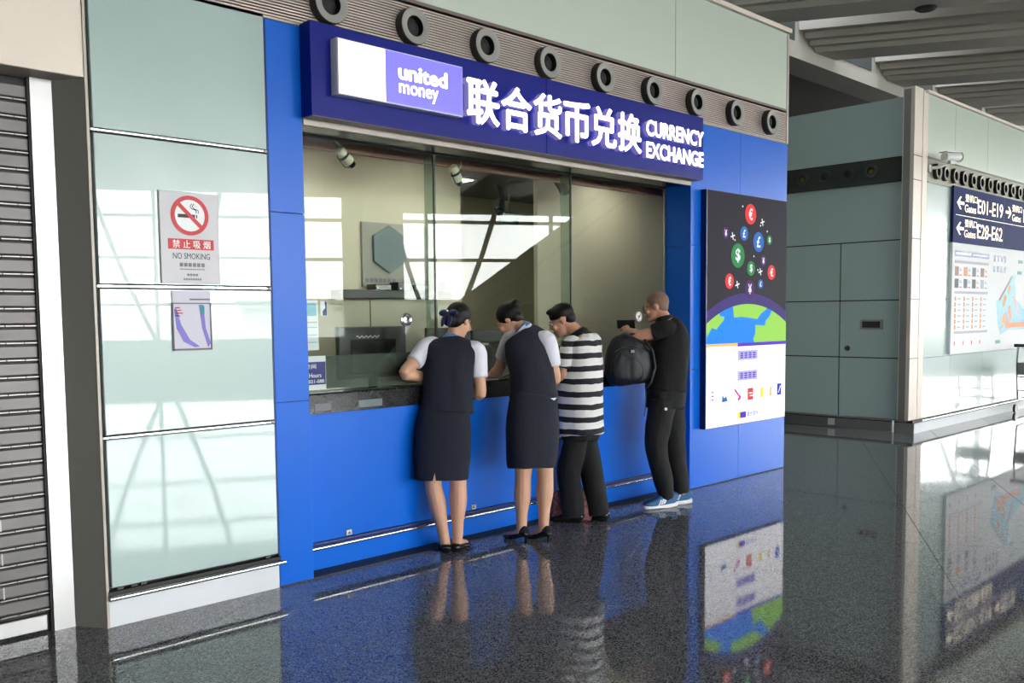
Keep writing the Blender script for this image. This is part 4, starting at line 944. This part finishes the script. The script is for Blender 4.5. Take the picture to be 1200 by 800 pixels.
def hand(mb, w, d, nrm, curl=0.6, k=1.0, thumb=1):
    # w wrist, d towards the fingertips, nrm = back of the hand
    d = V(d).normalized(); nrm = V(nrm); nrm = (nrm - d * nrm.dot(d)).normalized(); s = d.cross(nrm)
    P = lambda a, b_, c_: w + (d * a + s * b_ + nrm * c_) * k
    limb(mb, [P(-0.01, 0, 0), P(0.04, 0, 0), P(0.075, 0, 0)], [0.024 * k, 0.026 * k, 0.022 * k], 3)
    for b_ in (-0.026, -0.009, 0.009, 0.026): limb(mb, [P(0.02, b_ * 0.6, 0), P(0.085, b_, 0.002)], [0.014 * k, 0.012 * k], 2, 10)
    for b_, L in ((-0.029, 0.058), (-0.010, 0.078), (0.010, 0.084), (0.029, 0.072)):
        c1, c2 = curl, curl * 2.0
        p0 = P(0.083, b_, 0.0); p1 = p0 + (d * math.cos(c1) - nrm * math.sin(c1)) * L * 0.5 * k; p2 = p1 + (d * math.cos(c2) - nrm * math.sin(c2)) * L * 0.5 * k
        limb(mb, [p0, p1, p2], [0.0098 * k, 0.0092 * k, 0.008 * k], 2, 10)
    t = 0.036 * thumb
    limb(mb, [P(0.015, t * 0.6, -0.004), P(0.045, t * 1.35, -0.016), P(0.075, t * 1.35, -0.034)], [0.014 * k, 0.0115 * k, 0.009 * k], 2, 10)
def glasses(c, fr_, k, parent, m='black_plastic'):
    f, r, u = fr_; c = c + wloc(parent); g_ = MB()
    for s in (-1, 1):
        o = c + (f * 0.098 + r * 0.033 * s + u * 0.0) * k
        g_.tube([o + (r * 0.026 * math.cos(a) + u * 0.018 * math.sin(a)) * k for a in [2 * math.pi * q / 16 for q in range(17)]], 0.0018, 6, False)
        g_.tube([o + r * 0.026 * s * k, c + (f * 0.06 + r * 0.074 * s + u * 0.004) * k, c + (-f * 0.012 + r * 0.078 * s + u * 0.008) * k], 0.0018, 6)
    g_.tube([c + (f * 0.099 + r * 0.007) * k, c + (f * 0.099 - r * 0.007) * k], 0.0018, 6)
    return obj('eyeglasses', g_, m, parent, True)
def shoe(mb, ankle, az, L=0.25, w=0.042, h=0.055, z0=0.0, heel_back=0.06):
    f, r = az_vec(az); a = V((ankle[0], ankle[1], 0)); secs = []
    for t, ww, hh in ((0, 0.6, 0.9), (0.08, 0.85, 1.1), (0.25, 0.86, 1.15), (0.45, 0.85, 1.0), (0.65, 1.05, 0.72), (0.85, 1.0, 0.52), (0.96, 0.72, 0.42), (1.0, 0.4, 0.3)):
        p = a + f * (-heel_back + L * t); secs.append((p.x, p.y, z0 + h * hh * 0.5, w * ww, h * hh * 0.5))
    loft(mb, secs, r, 18, 2.8)

W1_J={'aL':(-0.031,0.037,0.064),'aR':(0.039,-0.003,0.07),'kL':(-0.047,0.132,0.436),'kR':(0.071,0.017,0.435),'hL':(-0.006,0.155,0.789),'hR':(0.084,0.068,0.788),'neck':(0.173,0.169,1.397),'head':(0.229,0.169,1.518),'sL':(0.045,0.275,1.353),'sR':(0.271,0.038,1.316),'eL':(-0.173,0.26,1.18),'wL':(0.081,0.29,1.125),'fL':(0.178,0.28,1.115),'eR':(0.257,-0.006,1.025),'wR':(0.26,0.22,1.13),'fR':(0.22,0.29,1.13)}
W1_S={'skirt':[(0.071,0.128,0.973,0.155,0.12),(0.036,0.117,0.817,0.188,0.135),(0.016,0.106,0.649,0.19,0.135),(0.003,0.101,0.548,0.182,0.13),(-0.001,0.098,0.474,0.176,0.128)],'vest':[(0.064,0.113,0.901,0.182,0.13),(0.075,0.124,0.985,0.174,0.125),(0.099,0.141,1.108,0.172,0.122),(0.127,0.154,1.221,0.18,0.125),(0.155,0.158,1.318,0.183,0.112),(0.165,0.16,1.369,0.15,0.085),(0.174,0.169,1.403,0.065,0.06)]}
W2_J={'aL':(-0.026,0.034,0.078),'aR':(0.083,-0.072,0.089),'kL':(0.024,0.063,0.435),'kR':(0.135,-0.043,0.457),'hL':(0.06,0.087,0.754),'hR':(0.118,-0.037,0.771),'neck':(0.184,0.22,1.458),'head':(0.151,0.314,1.519),'sL':(0.157,0.296,1.392),'sR':(0.247,0.039,1.375),'eL':(0.137,0.42,1.158),'wL':(0.126,0.485,1.124),'fL':(0.094,0.50,1.118),'eR':(0.285,0.0,1.10),'wR':(0.26,0.32,1.13),'fR':(0.22,0.44,1.13)}
W2_S={'skirt':[(0.133,0.057,1.006,0.165,0.125),(0.108,0.05,0.842,0.19,0.14),(0.091,0.035,0.667,0.188,0.14),(0.077,0.031,0.568,0.178,0.135),(0.07,0.025,0.504,0.168,0.13)],'vest':[(0.139,0.062,0.981,0.176,0.135),(0.147,0.078,1.075,0.165,0.13),(0.162,0.1,1.162,0.162,0.13),(0.182,0.135,1.28,0.182,0.135),(0.199,0.168,1.368,0.18,0.115),(0.204,0.197,1.422,0.12,0.085),(0.196,0.223,1.464,0.065,0.06)]}
M1_J={'aL':(-0.056,0.057,0.07),'aR':(0.121,-0.044,0.07),'kL':(-0.06,0.093,0.376),'kR':(0.121,0.031,0.382),'hL':(-0.035,0.105,0.72),'hR':(0.166,0.077,0.72),'neck':(0.122,0.164,1.408),'head':(0.059,0.264,1.512),'sL':(0.005,0.129,1.321),'sR':(0.293,0.158,1.339),'eL':(-0.078,0.132,1.101),'wL':(-0.083,0.27,1.125),'fL':(-0.065,0.35,1.13),'eR':(0.315,0.222,1.10),'wR':(0.205,0.34,1.13),'fR':(0.18,0.39,1.13)}
M1_S={'shirt':[(0.059,0.078,0.651,0.184,0.164),(0.062,0.088,0.773,0.184,0.164),(0.071,0.095,0.934,0.178,0.165),(0.086,0.108,1.061,0.182,0.165),(0.117,0.118,1.189,0.19,0.15),(0.136,0.125,1.298,0.185,0.125),(0.138,0.144,1.362,0.13,0.09),(0.122,0.164,1.414,0.07,0.065)],'trousers':[(0.065,0.091,0.837,0.17,0.15),(0.058,0.085,0.709,0.166,0.146),(0.052,0.081,0.612,0.158,0.134)]}
M2_J={'aL':(0.003,0.004,0.068),'aR':(0.195,0.0,0.083),'kL':(-0.038,0.085,0.48),'kR':(0.182,0.068,0.487),'hL':(0.018,0.069,0.851),'hR':(0.199,0.116,0.849),'neck':(0.152,0.144,1.509),'head':(0.125,0.21,1.614),'sL':(0.048,0.042,1.427),'sR':(0.315,0.229,1.422),'eL':(-0.09,0.227,1.374),'wL':(-0.063,0.344,1.414),'fL':(-0.034,0.403,1.441),'eR':(0.22,0.397,1.337),'wR':(0.104,0.432,1.396),'fR':(0.064,0.446,1.433)}
M2_S={'shirt':[(0.107,0.101,0.926,0.178,0.165),(0.118,0.1,1.016,0.178,0.16),(0.144,0.103,1.154,0.19,0.158),(0.17,0.105,1.293,0.205,0.152),(0.175,0.11,1.383,0.2,0.138),(0.169,0.122,1.453,0.155,0.11),(0.152,0.144,1.509,0.075,0.07)],'trousers':[(0.118,0.1,1.016,0.172,0.155),(0.106,0.1,0.898,0.18,0.165),(0.099,0.095,0.787,0.172,0.155)]}

def vj(J): return {k: V(v) for k, v in J.items()}
def set_hips(J, S_, az, w):
    c_ = V(S_[:3]); r_ = az_vec(az)[1]; J['hL'] = c_ - r_ * w - V((0, 0, 0.06)); J['hR'] = c_ + r_ * w - V((0, 0, 0.06))
def lerp(a, b, t): return a + (b - a) * t
def body_of(J, torso, side, male, hf, skin, t, arm=(0.045, 0.040, 0.036, 0.026), hands=()):
    mb = MB(); k = 1.04 if male else 0.98
    head(mb, J['head'], hf, k, male)
    f, r, u = hf
    limb(mb, [J['neck'] - V((0, 0, 0.06)), J['neck'], J['head'] - f * 0.025 - u * 0.05], [0.068, 0.056 if male else 0.047, 0.052 if male else 0.045], 3)
    loft(mb, [(s[0], s[1], s[2], s[3] * 0.86, s[4] * 0.84) for s in torso], side, 20)
    for s in 'LR':
        S_, E_, W_, F_ = J['s' + s], J['e' + s], J['w' + s], J['f' + s]
        limb(mb, [S_, lerp(S_, E_, 0.5), E_, lerp(E_, W_, 0.35), W_], [arm[0], arm[0] * 0.98, arm[1], arm[1] * 1.02, arm[3]], 4)
        hd = [h for h in hands if h[0] == s]
        nrm, curl, th = (hd[0][1], hd[0][2], hd[0][3]) if hd else (V((0, 0, 1)), 0.25, 1)
        hand(mb, W_, F_ - W_, nrm, curl, 0.95 if male else 0.86, th)
        if not male:
            limb(mb, [J['h' + s] + V((0, 0, 0.06)), lerp(J['h' + s], J['k' + s], 0.6), J['k' + s], lerp(J['k' + s], J['a' + s], 0.30), lerp(J['k' + s], J['a' + s], 0.72), J['a' + s] - V((0, 0, 0.01))], [0.085, 0.068, 0.056, 0.060, 0.040, 0.034], 4)
            ft, _r2 = az_vec(hf_feet[s]); limb(mb, [J['a' + s], J['a' + s] * 1.0 + ft * 0.06 - V((0, 0, J['a' + s].z * 0.45)), J['a' + s] + ft * 0.13 - V((0, 0, J['a' + s].z - 0.025))], [0.034, 0.030, 0.022], 3)
        else:
            limb(mb, [J['h' + s], J['k' + s], J['a' + s]], [0.075, 0.055, 0.042], 4)
    return weld('body', mb, skin, t, 0.0065, 2)
def sleeve(name, S_, E_, end, r0, r1, m, t, inward):
    mb = MB(); limb(mb, [S_ + inward, S_, lerp(S_, E_, end * 0.55), lerp(S_, E_, end)], [r0 * 0.95, r0, (r0 + r1) / 2 + 0.004, r1], 4, 16, False); mb.ball(S_ + inward, r0 * 0.95, r0 * 0.95, r0 * 0.95)
    return weld(name, mb, m, t, 0.008, 2, 0.004, 16)

# ---- woman with the blue bow
hf_feet = {'L': 55, 'R': 25}
pw = thing('person', 'woman in navy waistcoat and skirt, blue bow in her hair, elbow on the counter', 'person', (2.18, -0.11, 0))
J = vj(W1_J); f_, side = az_vec(48); set_hips(J, W1_S['skirt'][1], 48, 0.07); hf = head_frame(14, 22)
body_of(J, W1_S['vest'] , side, False, hf, 'skin', pw)
mb = MB(); loft(mb, W1_S['vest'][:6] + [(0.172, 0.166, 1.388, 0.075, 0.062)], side, 28, 2.4)
for s in 'LR': mb.ball(lerp(J['s' + s], V((0.16, 0.158, 1.33)), 0.45), 0.062, 0.062, 0.055)
weld('waistcoat', mb, 'navy_cloth', pw, 0.008, 4, 0.006, 9, 1.0)
mb = MB(); loft(mb, list(reversed(W1_S['skirt'])), side, 30, 2.5); sk = weld('skirt', mb, 'navy_cloth', pw, 0.008, 2, 0.006, 8, 3.0)
def wedge(a, b, c_, d): return MB().add([a, b, c_, a + d, b + d, c_ + d], [(0, 1, 2), (5, 4, 3), (0, 3, 4, 1), (1, 4, 5, 2), (2, 5, 3, 0)])
s0 = wloc(pw) + V((-0.001, 0.098, 0)) - f_ * 0.127 - side * 0.045
obj('skirt_slit', wedge(s0 + V((0, 0, 0.468)) - side * 0.014, s0 + V((0, 0, 0.468)) + side * 0.012, s0 + V((0, 0, 0.535)) + side * 0.004, f_ * 0.02), 'stocking', sk)
for s in 'LR': sleeve('sleeve', J['s' + s], J['e' + s], 0.62, 0.064, 0.058, 'white_cloth', pw, (V((0.16, 0.158, 1.335)) - J['s' + s]) * 0.35)
f, r, u = hf; hc_ = J['head']
mb = MB(); mb.ball(hc_ - f * 0.022 + u * 0.036, 0.083, 0.094, 0.088, r, f, u, 20, 14); mb.ball(hc_ - f * 0.055 - u * 0.01, 0.07, 0.05, 0.065, r, f, u); mb.ball(hc_ - f * 0.105 - u * 0.035, 0.045, 0.036, 0.045, r, f, u)
weld('hair', mb, 'hair_black', pw, 0.006, 3)
face_bits(hc_, hf, 0.98, pw)
b0 = hc_ - f * 0.135 - u * 0.005 + wloc(pw)
bw = MB()
for s in (-1, 1):
    bw.ball(b0 + r * 0.038 * s + u * 0.010, 0.038, 0.014, 0.024, r, f, u); bw.ball(b0 + r * 0.026 * s - u * 0.045, 0.016, 0.010, 0.045, r, f, u)
bwo = obj('hair_bow', bw, 'bow_navy', pw, True); obj('bow_pin', MB().ball(b0 - f * 0.014 + u * 0.02, 0.008, 0.006, 0.006), 'paper_white', bwo, True)
def collar(nk, hd, rr, m, t, name='neck_scarf', k=1.0):
    d = (hd - nk).normalized(); mb = MB(); mb.lathe(nk - d * 0.02, d, [(0, rr * 1.25), (0.012, rr * 1.32), (0.03, rr * 1.12), (0.046, rr * 1.02), (0.046, rr * 0.8), (0, rr * 0.8)], 22); return weld(name, mb, m, t, 0.006, 2)
collar(J['neck'], J['head'], 0.056, 'scarf_blue', pw); collar(J['neck'] - V((0, 0, 0.016)), J['head'], 0.062, 'white_cloth', pw, 'collar')
for s in 'LR':
    mb = MB(); shoe(mb, J['a' + s], hf_feet[s], 0.235, 0.040, 0.052); weld('shoe', mb, 'leather_black', pw, 0.005, 2)

# ---- woman with the bun
hf_feet = {'L': 86, 'R': 88}
p2 = thing('person', 'woman in navy waistcoat and skirt with a high bun and heels bending over the counter', 'person', (2.70, -0.29, 0))
J = vj(W2_J); f_, side = az_vec(78); set_hips(J, W2_S['skirt'][1], 78, 0.07); hf = head_frame(118, 38)
body_of(J, W2_S['vest'], side, False, hf, 'skin', p2)
mb = MB(); loft(mb, W2_S['vest'][:6] + [(0.198, 0.215, 1.448, 0.075, 0.062)], side, 28, 2.4)
for s in 'LR': mb.ball(lerp(J['s' + s], V((0.2, 0.17, 1.38)), 0.45), 0.062, 0.062, 0.055)
weld('waistcoat', mb, 'navy_cloth', p2, 0.008, 4, 0.006, 9, 5.0)
mb = MB(); loft(mb, list(reversed(W2_S['skirt'])), side, 30, 2.5); weld('skirt', mb, 'navy_cloth', p2, 0.008, 2, 0.006, 8, 8.0)
for s in 'LR': sleeve('sleeve', J['s' + s], J['e' + s], 0.66, 0.066, 0.062, 'white_cloth', p2, (V((0.2, 0.17, 1.385)) - J['s' + s]) * 0.35)
f, r, u = hf; hc_ = J['head']
mb = MB(); mb.ball(hc_ - f * 0.022 + u * 0.036, 0.083, 0.095, 0.088, r, f, u, 20, 14); mb.ball(hc_ - f * 0.055 - u * 0.01, 0.068, 0.05, 0.06, r, f, u); mb.ball(hc_ - f * 0.105 + u * 0.065, 0.036, 0.034, 0.034, r, f, u); mb.ball(hc_ - f * 0.085 + u * 0.05, 0.022, 0.03, 0.022, r, f, u)
weld('hair', mb, 'hair_black', p2, 0.006, 3)
face_bits(hc_, hf, 0.98, p2)
collar(J['neck'], J['head'] - V((0.02, 0.05, 0)), 0.054, 'scarf_blue', p2); collar(J['neck'] - V((0, 0.006, 0.014)), J['head'] - V((0.02, 0.05, 0)), 0.060, 'white_cloth', p2, 'collar')
sp_ = W2_S['vest'][0]; obj('shirt_tail', MB().prism([(0.155, 0.985), (0.215, 0.985), (0.19, 0.968)], -0.082, -0.074), 'white_cloth', None).parent = p2
for s in 'LR':
    mb = MB(); a_ = J['a' + s]; ft, rr = az_vec(hf_feet[s]); secs = []
    for t, zc, ww, hh in ((-0.052, 0.092, 0.022, 0.034), (-0.02, 0.074, 0.032, 0.034), (0.03, 0.046, 0.033, 0.022), (0.09, 0.024, 0.040, 0.020), (0.14, 0.018, 0.036, 0.016), (0.185, 0.011, 0.016, 0.010)):
        p = V((a_.x, a_.y, 0)) + ft * t; secs.append((p.x, p.y, zc, ww, hh))
    loft(mb, secs, rr, 18, 2.6)
    so = weld('shoe', mb, 'leather_black', p2, 0.005, 2)
    hb0 = V((a_.x, a_.y, 0)) - ft * 0.04 + wloc(p2); obj('heel', MB().tube([hb0 + V((0, 0, 0.07)), hb0 + V((0, 0, 0.035)) - ft * 0.006, hb0 - ft * 0.006], [0.016, 0.007, 0.0055], 10), 'leather_black', so, True, 40)

# ---- man in the striped polo
p3 = thing('person', 'man with glasses in a black and white striped polo shirt and black trousers', 'person', (3.42, -0.17, 0))
J = vj(M1_J); f_, side = az_vec(108); set_hips(J, M1_S['trousers'][1], 108, 0.072); hf = head_frame(128, 24); hf_feet = {'L': 112, 'R': 100}
body_of(J, M1_S['shirt'], side, True, hf, 'skin_tan', p3, (0.05, 0.044, 0.04, 0.03))
mb = MB(); loft(mb, M1_S['shirt'][:7] + [(0.125, 0.158, 1.392, 0.085, 0.075)], side, 30, 2.4)
for s in 'LR': mb.ball(lerp(J['s' + s], V((0.136, 0.125, 1.32)), 0.4), 0.075, 0.075, 0.066)
weld('polo_shirt', mb, 'striped_cloth', p3, 0.008, 4, 0.007, 8, 2.0)
for s in 'LR': sleeve('sleeve', J['s' + s], J['e' + s], 0.80, 0.074, 0.070, 'striped_cloth', p3, (V((0.136, 0.125, 1.325)) - J['s' + s]) * 0.3)
collar(J['neck'], J['head'] - V((-0.02, 0.05, 0)), 0.066, 'black_cloth', p3, 'collar')
mb = MB(); loft(mb, list(reversed(M1_S['trousers'])), side, 26, 2.3)
for s in 'LR': limb(mb, [J['h' + s], lerp(J['h' + s], J['k' + s], 0.5), J['k' + s], lerp(J['k' + s], J['a' + s], 0.5), V((J['a' + s].x, J['a' + s].y, 0.045))], [0.088, 0.092, 0.090, 0.085, 0.084], 5, 18, False)
weld('trousers', mb, 'black_cloth', p3, 0.008, 3, 0.010, 9, 4.0)
f, r, u = hf; hc_ = J['head']; k = 1.04
mb = MB(); mb.ball(hc_ + (-f * 0.014 + u * 0.048) * k, 0.080 * k, 0.096 * k, 0.076 * k, r, f, u, 20, 14); mb.ball(hc_ + (-f * 0.05 + u * 0.0) * k, 0.070 * k, 0.055 * k, 0.06 * k, r, f, u); mb.ball(hc_ + (f * 0.05 + u * 0.092) * k, 0.055 * k, 0.04 * k, 0.022 * k, r, f, u)
weld('hair', mb, 'hair_black', p3, 0.006, 3)
face_bits(hc_, hf, 1.04, p3); glasses(hc_, hf, 1.04, p3, 'steel_dark')
for s in 'LR':
    mb = MB(); shoe(mb, J['a' + s], hf_feet[s], 0.28, 0.048, 0.075, heel_back=0.075); weld('shoe', mb, 'leather_black', p3, 0.006, 2)
obj('shirt_label', MB().obb((-0.098, 0.152, 0.655), (0.7, -0.7, 0), (0.7, 0.7, 0), (0, 0, 1), 0.012, 0.003, 0.016), 'paper_white', None).parent = p3

# ---- man in black with the phone
p4 = thing('person', 'cropped-haired man in black with blue sneakers holding up a phone', 'person', (4.30, -0.29, 0))
J = vj(M2_J); f_, side = az_vec(140); hf = head_frame(118, 10); hf_feet = {'L': 157, 'R': 150}
body_of(J, M2_S['shirt'], side, True, hf, 'skin_tan', p4, (0.056, 0.046, 0.044, 0.032), hands=(('L', V((-0.6, -0.5, 0.6)), 0.55, -1), ('R', V((0.6, 0.3, 0.6)), 0.55, 1)))
mb = MB(); loft(mb, M2_S['shirt'][:6] + [(0.155, 0.138, 1.492, 0.085, 0.075)], side, 30, 2.4)
for s in 'LR': mb.ball(lerp(J['s' + s], V((0.17, 0.115, 1.40)), 0.4), 0.082, 0.082, 0.074)
weld('t_shirt', mb, 'black_cloth', p4, 0.008, 4, 0.008, 8, 6.0)
for s in 'LR': sleeve('sleeve', J['s' + s], J['e' + s], 0.52, 0.080, 0.070, 'black_cloth', p4, (V((0.17, 0.115, 1.41)) - J['s' + s]) * 0.3)
collar(J['neck'], J['head'] - V((-0.02, 0.04, 0)), 0.062, 'black_cloth', p4, 'neckline')
mb = MB(); loft(mb, list(reversed(M2_S['trousers'])), side, 26, 2.3)
for s in 'LR': limb(mb, [J['h' + s], lerp(J['h' + s], J['k' + s], 0.5), J['k' + s], lerp(J['k' + s], J['a' + s], 0.5), lerp(J['k' + s], J['a' + s], 0.9), J['a' + s]], [0.115, 0.108, 0.092, 0.080, 0.066, 0.056], 5, 18, False)
jg = weld('joggers', mb, 'jogger_cloth', p4, 0.008, 3, 0.010, 9, 9.0)
lgp = V((-0.062, -0.028, 0.80)); obj('white_emblem', MB().lathe(lgp + wloc(p4) + V((0, 0, 0)), (-0.7, -0.7, 0), [(0, 0.012), (0.004, 0.011)], 14), 'paper_white', jg)
f, r, u = hf; hc_ = J['head']; k = 1.04
mb = MB(); mb.ball(hc_ + (-f * 0.016 + u * 0.034) * k, 0.0765 * k, 0.0925 * k, 0.084 * k, r, f, u, 20, 14); mb.ball(hc_ + (-f * 0.045 - u * 0.01) * k, 0.062 * k, 0.050 * k, 0.055 * k, r, f, u)
weld('cropped_hair', mb, 'hair_stubble', p4, 0.006, 3)
face_bits(hc_, hf, 1.04, p4); glasses(hc_, hf, 1.04, p4)
for s in 'LR':
    ft, rr = az_vec(hf_feet[s]); a_ = J['a' + s]
    mb = MB(); shoe(mb, a_, hf_feet[s], 0.285, 0.047, 0.088, 0.018, 0.075); so = weld('sneaker', mb, 'sneaker_blue', p4, 0.006, 2)
    mb = MB(); secs = []
    for t, ww in ((0, 0.6), (0.06, 0.9), (0.3, 0.92), (0.5, 0.92), (0.7, 1.08), (0.9, 0.95), (1.0, 0.55)):
        p = V((a_.x, a_.y, 0)) + ft * (-0.082 + 0.30 * t); secs.append((p.x, p.y, 0.014 + (0.008 if t < 0.1 else 0.0), 0.049 * ww, 0.014 + (0.006 if t < 0.4 else 0)))
    loft(mb, secs, rr, 18, 3.2); weld('sole', mb, 'paper_white', so, 0.005, 1)
    st_ = MB()
    for q in range(3):
        for sg_ in (-1, 1):
            c0 = V((a_.x, a_.y, 0)) + wloc(p4) + ft * (0.045 + 0.024 * q) + rr * 0.042 * sg_ + V((0, 0, 0.060 - 0.005 * q)); st_.obb(c0, ft * 0.8, (ft * -0.45 + V((0, 0, 0.89))), rr, 0.0085, 0.024, 0.007)
    obj('stripe', st_, 'paper_white', so)
ph = thing('phone', 'black phone held up by the man in black', 'phone', (4.30 + M2_J['fL'][0] + 0.04, -0.29 + 0.43, 1.47))
pc_ = V(ph.location); n_ = V((-0.55, -0.75, 0.35)).normalized(); sx_ = n_.cross(V((0, 0, 1))).normalized(); uy = sx_.cross(n_)
phb = obj('case', MB().obb(pc_, sx_, uy, n_, 0.075, 0.036, 0.005), 'black_plastic', ph); obj('screen', MB().obb(pc_ + n_ * 0.0055, sx_, uy, n_, 0.070, 0.032, 0.0008), 'black_gloss', ph)

# ---- backpack on the counter edge, in front of the man in black
bk = thing('backpack', 'black backpack resting on the counter edge in front of the man in black', 'backpack', (4.12, -0.03, 1.0))
bc = V((4.135, -0.02, 1.18)) - wloc(bk); rt = V((0.717, -0.697, 0)); fw = V((0.697, 0.717, 0))
mb = MB(); loft(mb, [tuple(bc + rt * a + V((0, 0, z))) + (rx, ry) for (a, z, rx, ry) in ((0.02, -0.19, 0.10, 0.07), (0.015, -0.16, 0.165, 0.10), (0.0, -0.08, 0.19, 0.115), (0.0, 0.02, 0.19, 0.115), (0.01, 0.11, 0.165, 0.105), (0.03, 0.17, 0.11, 0.085), (0.04, 0.19, 0.06, 0.05))], rt, 28, 2.6)
weld('pack_body', mb, 'pack_nylon', bk, 0.008, 4, 0.010, 10, 3.0)
mb = MB(); loft(mb, [tuple(bc - fw * 0.085 + rt * a + V((0, 0, z))) + (rx, ry) for (a, z, rx, ry) in ((-0.02, -0.16, 0.09, 0.03), (-0.02, -0.12, 0.125, 0.045), (-0.02, -0.03, 0.125, 0.045), (-0.01, 0.03, 0.10, 0.035), (0.0, 0.05, 0.07, 0.02))], rt, 24, 2.8)
weld('front_pocket', mb, 'pack_nylon', bk, 0.007, 3, 0.006, 12, 1.0)
W0 = wloc(bk)
obj('zip', MB().tube([W0 + bc - fw * 0.118 + rt * (-0.12 + 0.03 * q) + V((0, 0, 0.075 + 0.05 * math.sin(math.pi * q / 8))) for q in range(9)], 0.004, 6), 'nozzle_side', bk)
obj('strap', MB().tube([W0 + bc + rt * x + fw * y + V((0, 0, z)) for x, y, z in ((0.12, -0.06, 0.17), (0.185, -0.08, 0.08), (0.205, -0.085, -0.05), (0.17, -0.09, -0.17), (0.13, -0.09, -0.21))], 0.012, 8), 'pack_nylon', bk, True)
obj('strap', MB().tube([W0 + bc + rt * x + fw * y + V((0, 0, z)) for x, y, z in ((0.125, -0.09, -0.20), (0.13, -0.11, -0.30), (0.115, -0.11, -0.44))], 0.004, 6), 'pack_nylon', bk)
obj('grab_loop', MB().tube([W0 + bc + rt * x + V((0, 0, z)) for x, z in ((0.0, 0.18), (0.02, 0.215), (0.06, 0.215), (0.08, 0.18))], 0.008, 8), 'pack_nylon', bk, True)
obj('buckle', MB().obb(W0 + bc - fw * 0.125 + rt * 0.02 + V((0, 0, 0.08)), rt, fw, (0, 0, 1), 0.014, 0.006, 0.01), 'grey_plastic', bk)

# ---- patterned bag on the floor behind the striped man's legs
hb_ = thing('handbag', 'dusty pink patterned handbag on the floor behind the striped man', 'bag', (3.41, -0.05, 0))
mb = MB(); loft(mb, [(0, 0, 0.004, 0.15, 0.05), (0, 0, 0.03, 0.165, 0.065), (0, 0, 0.14, 0.15, 0.06), (0, 0, 0.22, 0.13, 0.03), (0, 0, 0.235, 0.12, 0.012)], rt, 24, 3.0); weld('bag_body', mb, 'bag_floral', hb_, 0.007, 2, 0.008, 14, 2.0)
W0 = wloc(hb_)
for q in (-1, 1): obj('handle', MB().tube([W0 + rt * x + fw * 0.02 * q + V((0, 0, z)) for x, z in ((-0.08, 0.22), (-0.065, 0.31), (0.0, 0.345), (0.065, 0.31), (0.08, 0.22))], 0.008, 8), 'leather_black', hb_, True)
